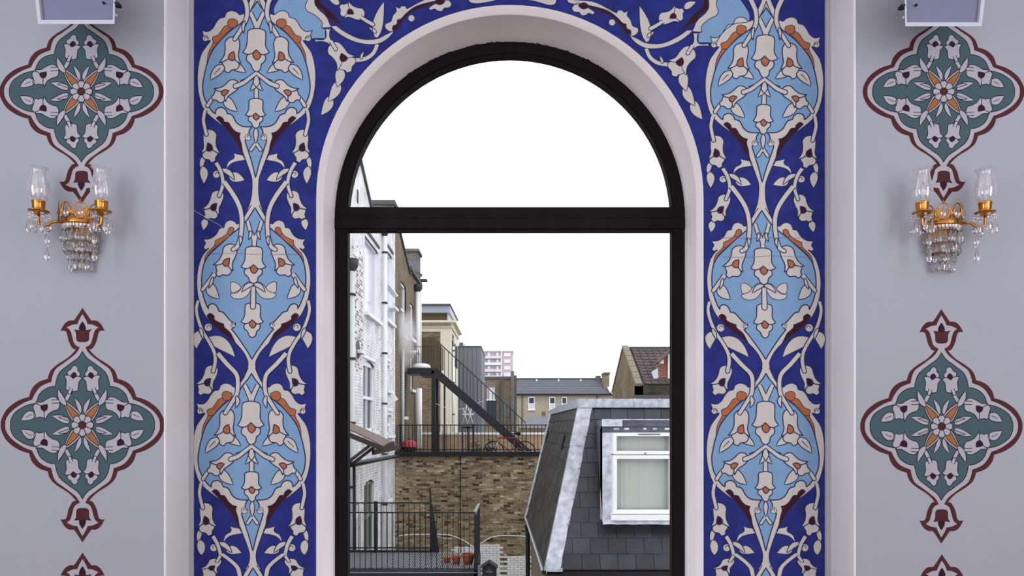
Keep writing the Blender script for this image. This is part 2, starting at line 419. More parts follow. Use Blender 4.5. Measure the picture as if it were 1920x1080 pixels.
# ultramarine field
def blue_xf(x, y): return (x, y)
bx = [(362, 1396), (362, -317), (1546.5, -317), (1546.5, 1396)]
hole = [(VX+x*F/YB, VY-(z-EYE)*F/YB) for x, z in arch(RO+.0006, SILL)]
pt = Paint(YB, blue_xf)
tr = tessellate_polygon([[Vector((x, y, 0)) for x, y in bx], [Vector((x, y, 0)) for x, y in hole]])
pt.tri(bx+hole, [tuple(t) for t in tr], BLUE, 0)
pt.build('blue_field', mural)

# --- the two cartouche designs, left half given in 4x crop pixels; origin/axis per design
# canonical space: u = outward distance from the column axis (px), v = photograph y of the left column's upper run
class Half:
    def __init__(s, ox, oy, ax): s.oy = oy; s.ax = ax
    def p(s, x, y, c=False): return (-(x-s.ax(y))/4, s.oy+y/4, c)   # u>0 = towards the left
    def L(s, st): return [s.p(*q) for q in P_(st)]
A = Half(350, 0, lambda y: 531-13*max(0, min(1, y/1300)))
B = Half(350, 400, lambda y: 508-12*max(0, min(1, (y-100)/800)))
def sym(half):   # half outline (from axis to axis) -> closed outline
    h = [(0.0, half[0][1], half[0][2])]+[(max(u, .3), v, c) for u, v, c in half[1:-1]]+[(0.0, half[-1][1], half[-1][2])]
    return h+[(-u, v, c) for u, v, c in h[-2:0:-1]]
A_white = A.L('531,-70* 505,-35 470,45 425,103* 400,112 375,92 335,82 300,98 285,130 250,140 222,172 198,212 160,238 112,228* 126,262 118,290 140,312 180,305 152,345 115,400 92,480 82,580 88,680 105,760 130,820 170,865 215,903 300,970 370,1040 420,1140 447,1210 472,1280 492,1350 492,1450 480,1520 462,1570 515,1570*')
A_blue = A.L('540,8* 505,50 465,98 420,165 320,240 250,310 190,390 155,480 135,560 122,640 130,720 155,780 188,830 218,855* 225,820 262,806 295,825 305,852* 345,868 375,920 420,948 492,952* 470,985 472,1030 448,1045* 440,1058 462,1130 490,1220 518,1335*')
A_orange = A.L('310,192* 316,152 350,143 385,162 372,200 330,225 280,275 240,322 190,385 154,485* 165,400 200,325 196,282 240,262 280,205')
A_maroon = A.L('222,888* 250,873 278,895 285,915 315,920 345,965 375,990 406,998* 398,1030 412,1080 420,1130 436,1195* 405,1130 378,1078 340,1020 290,960')
B_white = B.L('515,-80* 480,-60 440,5 418,45 398,70* 375,80 355,62 322,52 290,70 278,108* 245,116 218,160 175,190 120,194* 140,225 126,255 140,272 165,262 130,300 103,350 82,430 75,520 85,620 105,690 130,750 160,790 230,860 310,920 375,978 430,1040 462,1100 468,1130 462,1165 440,1215 500,1215*')
B_blue = B.L('514,-42* 470,20 440,62 395,108 320,170 240,243 170,310 132,372 115,450 112,540 125,620 150,690 166,716* 165,695 190,678 222,692 242,735* 275,744 312,785 340,815 369,826* 358,855 338,868* 380,920 430,990 470,1050 492,1096*')
B_orange = B.L('312,120* 325,106 348,108 352,130 320,170 225,250 165,310 130,372* 148,305 205,245 212,205* 265,180 298,152')
B_maroon = B.L('153,768* 178,750 208,770 210,795 240,815 282,830* 286,855 330,895 352,935 372,975* 320,930 250,880 190,822')

def column(axis, dyt, name_side):
    def xf(shift):
        def f(u, v):
            v2 = shift(v); return (lerp(axis, v2)-u, v2+(lerp(dyt, v2) if dyt else 0))
        return f
    idn = lambda v: v
    cmap = lambda v: lerp([(-100, 599), (0, 698), (335, 1035), (392, 1066), (500, 1174)], v)
    dmap = lambda v: v+675
    for kind, shift, where in (('A', idn, 'top'), ('B', idn, 'middle'), ('A', cmap, 'lower'), ('B', dmap, 'bottom')):
        X = xf(shift)
        def mk(): return Paint(YB, X)
        S = A if kind == 'A' else B
        white, blue_, orange, maroon = (A_white, A_blue, A_orange, A_maroon) if kind == 'A' else (B_white, B_blue, B_orange, B_maroon)
        pt = mk()
        pt.fill(sym(white), IVORY, 3 if kind == 'A' else 3.12)
        wl = [(max(u, .3), v_, c) for u, v_, c in white[1:-1]]
        for sg in (1, -1): pt.ribbon(smooth([(sg*u, v_, c) for u, v_, c in wl], False), 1.6, 1.6, NAVY, 3.6)
        pt.fill(sym(blue_), LIGHT, 4, NAVY, 2.3)
        cart = pt.build('cartouche', mural, 'pale blue pointed oval with white scalloped border')
        def both(fn, name, par, label=None):
            for sg in (1, -1):
                pt = Paint(YB, lambda u, v, sg=sg: X(sg*u, v), sg); fn(pt); pt.build(name, par, label)
        P = S.p
        def q(st): return S.L(st)
        def pp(x, y): return S.p(x, y)[:2]
        both(lambda t: t.fill(orange, ORANGE, 5, NAVY, 1.3), 'orange_crest', cart)
        both(lambda t: t.fill(maroon, MAROON, 5, NAVY, 1.0), 'maroon_crest', cart)
        if kind == 'A':
            both(lambda t: t.ribbon(smooth([pp(310, 190), pp(330, 212), pp(352, 205)], False), 1.3, 1.3, NAVY, 5.8), 'crest_line', cart)
            both(lambda t: t.ribbon(smooth([pp(200, 322), pp(222, 325), pp(243, 318)], False), 1.3, 1.3, NAVY, 5.8), 'crest_line', cart)
            # curl ends of the border
            both(lambda t: t.curl(*pp(143, 290), 5.5, IVORY, 5, NAVY), 'scroll', cart)
            both(lambda t: t.curl(*pp(462, 1030), 6, IVORY, 5, NAVY), 'scroll', cart)
            # V shaped stem of the centre tulip
            both(lambda t: t.stroke([pp(480, 95), pp(505, 150), pp(532, 215), pp(536, 240)], 6, 9, IVORY, 6, NAVY), 'stem', cart)
            t = mk(); tulip(t, FT, (0, 54), (0, 135), False, 7, ORANGE); t.build('tulip', cart)
            both(lambda t: tulip(t, ST, pp(360, 285), pp(303, 545), False, 7, ORANGE), 'tulip', cart)
            both(lambda t: t.leaf(pp(282, 492), pp(178, 602), 17, -2, IVORY, 6, NAVY, vein=True), 'leaf', cart)
            both(lambda t: t.leaf(pp(335, 490), pp(445, 548), 15, 2, IVORY, 6, NAVY), 'leaf', cart)
            both(lambda t: tulip(t, ST, pp(385, 625), pp(192, 742), False, 7, ORANGE, wid=.95), 'tulip', cart)
            both(lambda t: t.leaf(pp(285, 730), pp(382, 838), 18, -2, IVORY, 6, NAVY), 'leaf', cart)
            both(lambda t: t.stroke([pp(195, 740), pp(175, 768), pp(158, 795)], 5.5, 5.5, IVORY, 5.2, NAVY), 'stem', cart)
            # lower fan
            both(lambda t: t.stroke([pp(528, 548), pp(470, 592), pp(425, 625), pp(368, 648)], 5, 7, IVORY, 9.2, NAVY), 'stem', cart)
            both(lambda t: t.leaf(pp(480, 590), pp(405, 606), 5, 1, IVORY, 7.6, NAVY), 'leaf', cart)
            both(lambda t: t.leaf(pp(530, 558), pp(474, 684), 12, 5, IVORY, 8.5, NAVY), 'leaf', cart)
            t = mk(); t.stroke([(0, 137), (0, 150), (0, 163), (0, 190)], 4, 7, IVORY, 7, NAVY); t.build('stem', cart)
            t = mk(); tulip(t, FT, (0, 185), (0, 241), False, 8, ORANGE, wid=1.1); t.build('tulip', cart)
            t = mk(); t.leaf((0, 241), (0, 270), 9, 0, IVORY, 7, NAVY); t.build('leaf', cart)
            both(lambda t: t.stroke([pp(527, 1062), pp(505, 1095), pp(484, 1125)], 4.5, 4.5, IVORY, 6, NAVY), 'stem', cart)
            # flowers on the blue ground beside the waist
            both(lambda t: t.stroke([pp(140, 828), pp(128, 900), pp(138, 960), pp(150, 1010)], 5.5, 5.5, IVORY, 7, NAVY), 'stem', mural)
            both(lambda t: tulip(t, ST, pp(165, 978), pp(200, 1218), True, 4.5, MAROON), 'tulip', mural)
            both(lambda t: (t.leaf(pp(135, 1165), pp(112, 1285), 10, -2, IVORY, 3, NAVY), t.leaf(pp(125, 1250), pp(132, 1380), 16, 1, IVORY, 3.6, NAVY)), 'leaf_chain', mural)
            both(lambda t: t.fill(q('350,1145* 372,1155 435,1170 440,1198 375,1212 335,1228 298,1268* 315,1215 358,1185'), IVORY, 2, NAVY, 1), 'leaf', mural)
            both(lambda t: t.leaf(pp(320, 1320), pp(437, 1352), 19, 1, IVORY, 2, NAVY), 'leaf', mural)
            both(lambda t: t.leaf(pp(262, 1268), pp(362, 1355), 10, 4, IVORY, 3, NAVY), 'leaf', mural)
            both(lambda t: t.stroke([pp(222, 1222), pp(258, 1290), pp(275, 1380), pp(248, 1470)], 6.5, 5, IVORY, 6.5, NAVY), 'stem', mural)
            both(lambda t: t.curl(*pp(225, 1308), 7, IVORY, 2.4, NAVY), 'curl', mural)
            both(lambda t: tulip(t, ST, pp(258, 1440), pp(148, 1645), False, 3.5, MAROON), 'tulip', mural)
            both(lambda t: t.leaf(pp(148, 1640), pp(134, 1728), 14, 0, IVORY, 3, NAVY), 'leaf', mural)
            both(lambda t: t.stroke([pp(285, 1365), pp(360, 1470), pp(405, 1560), pp(422, 1660), pp(414, 1780), pp(392, 1850), pp(360, 1872)], 8, 6, IVORY, 9.2, NAVY), 'stem', mural)
            both(lambda t: t.leaf(pp(410, 1770), pp(407, 1842), 6, 2, IVORY, 9.8, NAVY), 'leaf', mural)
        else:
            both(lambda t: t.ribbon(smooth([pp(300, 150), pp(315, 165), pp(325, 162)], False), 1.3, 1.3, NAVY, 5.8), 'crest_line', cart)
            both(lambda t: t.ribbon(smooth([pp(207, 240), pp(228, 246), pp(240, 240)], False), 1.3, 1.3, NAVY, 5.8), 'crest_line', cart)
            both(lambda t: t.stroke([pp(455, 60), pp(475, 130), pp(502, 195), pp(508, 262)], 5, 6.5, IVORY, 6, NAVY), 'stem', cart)
            both(lambda t: t.leaf(pp(478, 130), pp(460, 200), 6, 2, IVORY, 6.6, NAVY), 'leaf', cart)
            t = mk(); tulip(t, FT, (0, 462), (0, 532), False, 7, ORANGE, wid=1.08); t.build('tulip', cart)
            both(lambda t: tulip(t, ST, pp(350, 242), pp(232, 470), False, 7, ORANGE), 'tulip', cart)
            both(lambda t: t.stroke([pp(210, 455), pp(165, 515), pp(120, 572)], 7, 5.5, IVORY, 6, NAVY), 'stem', cart)
            both(lambda t: t.leaf(pp(165, 530), pp(245, 640), 20, -3, IVORY, 5.2, NAVY), 'leaf', cart)
            both(lambda t: t.leaf(pp(195, 478), pp(165, 565), 6, 1, IVORY, 6.8, NAVY), 'leaf', cart)
            both(lambda t: t.fill(q('330,518* 365,518 402,545 405,570 365,600 332,585'), IVORY, 5.2, NAVY, 1.3), 'leaf', cart)
            both(lambda t: t.fill(q('500,512* 455,518 420,545 390,580 326,606* 350,635 405,642 450,622 480,580 498,548'), IVORY, 6, NAVY, 1.3), 'leaf', cart)
            both(lambda t: t.leaf(pp(500, 528), pp(412, 592), 9, -3, IVORY, 6.8, NAVY), 'leaf', cart)
            t = mk(); t.stroke([(0, 538), (0, 555), (0, 575)], 6.5, 8.5, IVORY, 9, NAVY); t.build('stem', cart)
            t = mk(); tulip(t, FT, (0, 568), (0, 633), False, 7, ORANGE, wid=1.05); t.build('tulip', cart)
            both(lambda t: t.curl(*pp(352, 838), 4.5, IVORY, 5, NAVY), 'scroll', cart)
            # vines on the blue ground
            both(lambda t: t.stroke([pp(88, 655), pp(75, 720), pp(90, 800), pp(125, 890), pp(170, 960), pp(212, 1040), pp(222, 1110), pp(208, 1185)], 5, 6, IVORY, 6.5, NAVY), 'stem', mural)
            both(lambda t: t.curl(*pp(165, 855), 7.5, IVORY, 2.4, NAVY), 'curl', mural)
            both(lambda t: t.leaf(pp(120, 880), pp(78, 1018), 20, -5, IVORY, 5, NAVY), 'leaf', mural)
            both(lambda t: t.leaf(pp(100, 860), pp(128, 945), 7, 1, IVORY, 7.4, NAVY), 'leaf', mural)
            both(lambda t: t.leaf(pp(165, 935), pp(370, 1078), 24, 6, IVORY, 5, NAVY), 'leaf', mural)
            both(lambda t: tulip(t, ST, pp(218, 1150), pp(105, 1360), False, 3.5, MAROON), 'tulip', mural)
            both(lambda t: t.stroke([pp(240, 1050), pp(310, 1130), pp(378, 1200), pp(395, 1260), pp(388, 1350), pp(350, 1420), pp(300, 1498)], 7.5, 6, IVORY, 9.2, NAVY), 'stem', mural)
            both(lambda t: t.leaf(pp(385, 1370), pp(378, 1460), 8, 3, IVORY, 9.8, NAVY), 'leaf', mural)
column(LAX, None, 'left')
column(RAX, RDY, 'right')
# long stems that come down from above the frame into the top cartouches
for ax, dy, nm in ((482.5, 0, 'l'), (1436.5, 12, 'r')):
    for sg in (-1, 1):
        t = Paint(YB, lambda x, y, sg=sg, ax=ax, dy=dy: (ax+sg*x, y+dy), sg)
        t.stroke([(34, -22), (27, -8), (20, 10), (19, 30), (26, 48), (42, 74)], 8, 6, IVORY, 8, NAVY)
        t.leaf((23, 40), (25, 64), 6, -2, IVORY, 9.8, NAVY); t.build('stem', mural)
        t = Paint(YB, lambda x, y, sg=sg, ax=ax, dy=dy: (ax+sg*x, y+dy), sg)
        t.stroke([(0, -22), (9, 2), (20, 25)], 7, 8, IVORY, 6.2, NAVY); t.build('stem', mural)

# spandrel painting over the arch (4.8x crop pixels), mirrored to the right half
def C_(st): return P_(st)
def spandrel(par):
    for sg in (-1, 1):
        def xf(x, y, sg=sg):
            px = 560+x/4.8; py = y/4.8
            return (px, py) if sg < 0 else (1919-px, py+8+(4 if x < 100 else 0)*max(0, min(1, (100-x)/200)))
        def mk(): return Paint(YB, xf)
        LW = 6
        t = mk(); t.fill(C_('-140,-60* 60,-60* 78,0 60,60 80,102 150,140 210,200 206,250* 240,262* 240,348* 150,346* 80,340 30,262 -30,200 -95,155 -150,150 -215,135 -222,75 -190,10'), LIGHT, 2.2, NAVY, 7); t.build('light_blue_field', par)
        t = mk(); t.curl(-62, 15, 26, LIGHT, 2.9, NAVY); t.build('curl', par)
        t = mk()
        t.fill(C_('60,-60* 78,0 60,60 80,102 150,140 210,200 206,250* 290,245 305,212 420,290 560,352 700,352 790,310 860,278* 800,350 700,398 560,392 420,340 300,250 250,150 160,60 150,-60*'), IVORY, 3, NAVY, LW); t.build('vine_band', par)
        t = mk(); t.fill(C_('150,-60* 148,40 190,80 222,92 240,140 275,170 405,238* 360,185 300,110 240,60 200,20 190,-60*'), MAROON, 4, NAVY, 7); t.build('maroon_crest', par)
        t = mk(); t.fill(C_('862,280* 820,285 780,252 785,215 830,195 850,140 880,100 865,55* 905,75 925,58 962,58 975,80 1100,15 1200,-25 1420,-40* 1400,-10 1200,30 1080,75 1000,130 930,200 880,270'), IVORY, 3, NAVY, LW); t.build('scalloped_band', par)
        t = mk(); t.fill(C_('845,272* 850,236 882,220 888,180* 925,168 960,130 1050,62 1180,22 1310,-2* 1190,44 1080,82 1000,125 935,200 882,272'), MAROON, 4, NAVY, 7); t.build('maroon_crest', par)
        t = mk(); t.fill(C_('1172,75 1210,45 1320,-10 1375,30 1358,68 1310,75 1290,102 1248,98 1225,82 1190,92'), IVORY, 2.5, NAVY, 7)
        t.fill(C_('1225,18 1265,-12 1315,10 1285,42 1250,40'), MAROON, 5, NAVY, 7); t.build('half_flower', par)
        t = mk(); t.curl(1015, 165, 28, IVORY, 2.5, NAVY); t.build('curl', par)
        for a, b_, c in (((640, 0), 0, 0),):
            pass
        t = mk(); tulip(t, ST, (585, 152), (372, 52), True, 5, MAROON, lw=6, wid=1.12); t.build('tulip', par)
        t = mk(); t.stroke([(555, 155), (610, 190), (668, 222)], 24, 30, IVORY, 7.5, NAVY, 7); t.build('stem', par)
        t = mk(); t.leaf((365, 40), (258, -20), 62, 8, IVORY, 3.4, NAVY, 7); t.build('leaf', par)
        t = mk(); t.leaf((698, 340), (768, 18), 95, -12, IVORY, 4.5, NAVY, 7); t.leaf((700, 300), (632, 248), 34, 4, IVORY, 4.2, NAVY, 7); t.build('leaf', par)
        t = mk(); t.stroke([(708, 400), (672, 480), (600, 530), (500, 545)], 30, 34, IVORY, 2.6, NAVY, 7); t.leaf((560, 535), (590, 462), 26, -5, IVORY, 2.9, NAVY, 7); t.build('stem', par)
        t = mk(); t.fill(C_('148,355* 240,350 242,262* 288,262* 282,340 345,445 318,448 300,420 240,380 148,378*'), IVORY, 5, NAVY, 7); t.build('stem', par)
        t = mk(); tulip(t, ST, (305, 398), (462, 650), True, 6, MAROON, lw=6, wid=1.15); t.build('tulip', par)
        t = mk(); t.stroke([(290, 370), (335, 445)], 26, 26, IVORY, 9.5, NAVY, 7); t.build('stem', par)
        t = mk(); t.leaf((375, 610), (345, 785), 92, -12, IVORY, 4.4, NAVY, 7); t.leaf((360, 735), (268, 915), 92, -14, IVORY, 3.7, NAVY, 7); t.leaf((290, 870), (202, 1038), 92, -14, IVORY, 3, NAVY, 7); t.build('leaf_chain', par)
spandrel(mural)
t = Paint(YB, blue_xf); t.fill(P_('878,-12* 880,3 895,7 925,2 950,-4 1000,2 1030,10 1042,6 1043,-12*'), IVORY, 2.5, NAVY, 1.2); t.build('leaf', mural)
# hairline cracks in the plaster
M_crack = NAVY
t = Paint(YB, blue_xf)
for pts, c in (([(352, 388), (378, 403), (398, 415), (414, 424), (432, 448), (442, 468)], CREAM), ([(398, 476), (440, 475), (490, 478)], CRACK), ([(506, 478), (545, 477), (568, 480)], CRACK),
               ([(1350, 446), (1400, 447), (1460, 446), (1500, 447)], CRACK), ([(1356, 482), (1400, 483), (1450, 480), (1520, 483)], CRACK)):
    t.ribbon(smooth(pts, False), .9, .6, c, 14)
t.build('hairline_cracks', mural)

# ------------------------------------------------------------------ quatrefoil medallions on the piers
MS = 4.153; MCX, MCY = 644.0, 984.0
def mloc(st): return [((x-MCX)/MS, (y-MCY)/MS, c) for x, y, c in P_(st)]
BUD = mloc('643,70* 598,140 575,170* 535,172 500,200 472,252* 515,258 535,330 565,385 592,395* 535,455 450,510 395,560 372,624* 300,650 250,700 228,764* 140,795 60,855 15,930 6,984')
BUDI = mloc('643,120* 618,165 605,198* 570,202 545,212 520,225* 548,248 565,300 582,352 622,378* 590,430 500,500 430,555 402,648* 325,680 280,730 252,786* 180,815 100,870 52,930 42,984')
TEAL_ = mloc('643,408* 608,462 540,512 462,580 432,682* 370,695 312,740 285,815* 200,835 120,885 88,940 83,984')
def quad(q):   # quarter (top axis -> left axis) to closed outline
    left = q+[(x, -y, c) for x, y, c in q[-2::-1]]
    return left+[(-x, y, c) for x, y, c in left[-2:0:-1]]
def medallion(cx, cy, ky, label, kx=1.0):
    th = thing('painted_medallion', label, 'wall painting', tuple(W(cx, cy+220*ky, YP)), 'painted quatrefoil medallions on the piers')
    def mk(sx=1, sy=1): return Paint(YP, lambda x, y: (cx+sx*x*kx, cy+sy*y*ky), sx+2*sy)
    t = mk(); t.fill(quad(BUD), BORDER, 0); t.build('border', th, 'oxblood red scalloped outline')
    t = mk(); t.fill(quad(BUDI), CREAM, 1); t.build('pale_band', th)
    t = mk(); t.fill(quad(TEAL_), TEAL, 2, INK, 1.5); t.build('teal_field', th)
    for sy in (1, -1):
        t = mk(1, sy)
        t.fill(mloc('582,242* 612,246 643,235 676,246 712,240* 694,268 688,325 643,336 602,325 596,270'), BORDER, 2, INK, 1.2)
        t.fill(mloc('643,178* 665,215 666,240 643,248 620,240 622,215'), MAROON, 2.8, INK, 1.2); t.build('bud', th)
    L = lambda x, y: ((x-MCX)/MS, (y-MCY)/MS)
    for sx in (1, -1):
        for sy in (1, -1):
            t = mk(sx, sy); t.stroke([L(560, 700), L(540, 745), L(518, 785)], 6, 6, CREAM, 3.6, INK, 1.3); tulip(t, FT, L(560, 722), L(587, 520), False, 3, MAROON, CREAM, INK, 1.4, wid=1.12); t.stroke([L(558, 695), L(545, 730)], 5, 5, CREAM, 6.5, INK, 1.3); t.build('tulip', th)
            t = mk(sx, sy); tulip(t, ST, L(450, 790), L(272, 918), False, 3, MAROON, CREAM, INK, 1.4, wid=1.2); t.stroke([L(405, 802), L(440, 800), L(500, 795)], 5, 5, CREAM, 6.5, INK, 1.3); t.build('tulip', th)
            t = mk(sx, sy); t.leaf(L(275, 895), L(166, 948), 17, 1.5, CREAM, 3, INK, 1.4, vein=True); t.build('leaf', th)
            t = mk(sx, sy); t.leaf(L(515, 830), L(455, 702), 11, -2, CREAM, 7.4, INK, 1.4); t.build('leaf', th)
            t = mk(sx, sy); t.leaf(L(630, 890), L(578, 768), 8.5, 2, CREAM, 3, INK, 1.4); t.build('leaf', th)
            t = mk(sx, sy); t.leaf(L(540, 965), L(402, 912), 12.5, 2, CREAM, 3, INK, 1.4); t.leaf(L(545, 950), L(455, 925), 5, 2, CREAM, 3.7, INK, 1.3); t.build('leaf', th)
            t = mk(sx, sy); t.leaf(L(640, 980), L(498, 792), 20, 0, CREAM, 4.4, INK, 1.4); t.build('petal', th)
            t = mk(sx, sy); t.leaf(L(632, 968), L(513, 816), 13, 0, OCHRE, 5.2, INK, 1.4); t.build('petal', th, 'ochre petal')
    t = mk(); n = 8
    for i in range(n):
        a0 = 2*math.pi*(i+.5)/n; a1 = 2*math.pi*(i+1.5)/n; am = (a0+a1)/2; R = 20
        t.fill([(0, 0, True), (R*.86*math.cos(a0), R*.86*math.sin(a0), True), (R*1.02*math.cos(a0+.2), R*1.02*math.sin(a0+.2), False), (R*1.04*math.cos(am), R*1.04*math.sin(am), False), (R*1.02*math.cos(a1-.2), R*1.02*math.sin(a1-.2), False), (R*.86*math.cos(a1), R*.86*math.sin(a1), True)], CREAM, 8, INK, 1.4)
    t.dot(0, 0, 7.2, BORDER, 9.5, INK, 1.4); t.build('rosette', th)
medallion(153, 172, .955, 'teal and oxblood medallion on the left pier behind the left crystal wall light')
medallion(155, 797, 1, 'whole teal and oxblood medallion on the left pier below the wall light')
medallion(155, 1256, 1, 'medallion cut off at the bottom of the left pier, only its red bud showing')
medallion(1769, 172, .955, 'teal and oxblood medallion on the right pier behind the right crystal wall light', .985)
medallion(1765, 799.5, 1, 'whole teal and oxblood medallion on the right pier below the wall light', .99)
medallion(1766, 1259, 1, 'medallion cut off at the bottom of the right pier, only its red bud showing', .99)
# ------------------------------------------------------------------ speakers above the medallions
M_box = mat('pale_grey_plastic', (192, 197, 210), .45, spec=.4)
M_face = mat('blue_grey_grille', (118, 123, 150), .6, noise=.05, nscale=30)
M_black = mat('black_plastic', (20, 20, 22), .5)
def speaker(sx, label, dz=0):
    # deep box hung on a bracket, leaning down into the room
    D0, D1 = 3.47, 3.22
    cx = sx*2.005; th = thing('wall_speaker', label, 'speaker', (cx, 3.49, 3.05+dz), 'wall speakers')
    x_in, x_out, x_out_top = 1.705, 2.035, 2.052       # distances from the axis of the room at the front face
    zb = EYE+(800-45)*D1/F+dz; zt = zb+.30
    def P3(a, y, z): return Vector((sx*a, y, z))
    mb = MB()
    # outer shell: front rim ring + sides + back
    fo = [P3(x_in, D1, zb), P3(x_out, D1, zb), P3(x_out_top+.03, D1+.02, zt), P3(x_in+.004, D1+.02, zt)]
    fi = [P3(x_in+.008, D1+.001, zb+.018), P3(x_out-.012, D1+.001, zb+.018), P3(x_out_top+.01, D1+.02, zt-.015), P3(x_in+.012, D1+.02, zt-.015)]
    bi = [p+Vector((0, .018, 0)) for p in fi]
    bk = [P3(x_in+.15, D0, zb+.16), P3(x_out-.03, D0, zb+.16), P3(x_out-.02, D0, zt), P3(x_in+.15, D0, zt)]
    vs = fo+fi+bi+bk; f = []
    for i in range(4):
        j = (i+1) % 4; f += [(i, j, 4+j, 4+i), (4+i, 4+j, 8+j, 8+i), (i, 12+i, 12+j, j)]
    f.append((12, 13, 14, 15)); mb.add(vs, f); mb.build('case', M_box, th)
    g = MB().prism([p-Vector((0, .002, 0)) for p in bi], (0, .004, 0)); g.build('grille', M_face, th)
    mb = MB()
    mb.box(*sorted((sx*(x_in+.004), sx*(x_in-.012))), D1+.006, D1+.03, zb+.085, zb+.1); mb.tube([P3(x_in+.004, D1+.018, zb+.092), P3(x_in-.018, D1+.018, zb+.085)], .008)
    mb.build('clamp', M_black, th)
    mb = MB(); mb.tube([P3(x_in+.01, D1+.014, zb+.045), P3(x_in-.005, D1+.014, zb+.045)], .006); mb.build('knob', M_box, th)
    mb = MB(); mb.tube([P3(x_in+.055, D1+.017, zb+.1), P3(x_in+.055, D1+.012, zb+.1)], .006); mb.build('screw', M_black, th)
    mb = MB(); mb.box(sx*1.9-.03, sx*1.9+.03, D0-.02, YP, zb+.2, zb+.29); mb.build('bracket', M_box, th)
speaker(-1, 'pale grey box speaker on the left pier at the top of the picture')
speaker(1, 'pale grey box speaker on the right pier at the top of the picture', -.01)

# ------------------------------------------------------------------ crystal wall lights
M_gold = mat('polished_brass', (205, 142, 72), .25, 1.0, noise=.1, nscale=40)
M_oldgold = mat('aged_brass', (150, 108, 70), .4, .9, noise=.2, nscale=60)
def crystal_mat():
    m = bpy.data.materials.new('cut_crystal'); m.use_nodes = True; b = m.node_tree.nodes['Principled BSDF']
    b.inputs['Base Color'].default_value = (.93, .92, .95, 1); b.inputs['Roughness'].default_value = .02
    b.inputs['Transmission Weight'].default_value = .92; b.inputs['IOR'].default_value = 1.55; return m
M_crystal = crystal_mat()
M_shade = bpy.data.materials.new('etched_glass'); M_shade.use_nodes = True
nt = M_shade.node_tree; N = nt.nodes; L = nt.links; N.remove(N['Principled BSDF'])
t_ = N.new('ShaderNodeBsdfTransparent'); d_ = N.new('ShaderNodeBsdfTranslucent'); g_ = N.new('ShaderNodeBsdfGlossy'); g_.inputs['Roughness'].default_value = .06
d2 = N.new('ShaderNodeBsdfDiffuse'); d2.inputs[0].default_value = (.9, .88, .92, 1); d_.inputs[0].default_value = (.9, .88, .92, 1)
lw_ = N.new('ShaderNodeLayerWeight'); lw_.inputs[0].default_value = .35
vo = N.new('ShaderNodeTexVoronoi'); vo.inputs['Scale'].default_value = 55; tc = N.new('ShaderNodeTexCoord'); L.new(tc.outputs['Object'], vo.inputs[0])
r1 = N.new('ShaderNodeMapRange'); L.new(vo.outputs['Distance'], r1.inputs[0]); r1.inputs[1].default_value = .2; r1.inputs[2].default_value = .55; r1.inputs[3].default_value = .10; r1.inputs[4].default_value = .38
p1 = N.new('ShaderNodeMath'); p1.operation = 'POWER'; L.new(lw_.outputs['Facing'], p1.inputs[0]); p1.inputs[1].default_value = 1.15
m0 = N.new('ShaderNodeMath'); m0.operation = 'MULTIPLY_ADD'; L.new(p1.outputs[0], m0.inputs[0]); m0.inputs[1].default_value = 1.0; L.new(r1.outputs[0], m0.inputs[2]); m0.use_clamp = True
a_ = N.new('ShaderNodeMixShader'); a_.inputs[0].default_value = .5; L.new(d_.outputs[0], a_.inputs[1]); L.new(d2.outputs[0], a_.inputs[2])
b_ = N.new('ShaderNodeMixShader'); b_.inputs[0].default_value = .45; L.new(a_.outputs[0], b_.inputs[1]); L.new(g_.outputs[0], b_.inputs[2])
c_ = N.new('ShaderNodeMixShader'); L.new(m0.outputs[0], c_.inputs[0]); L.new(t_.outputs[0], c_.inputs[1]); L.new(b_.outputs[0], c_.inputs[2])
L.new(c_.outputs[0], N['Material Output'].inputs[0])

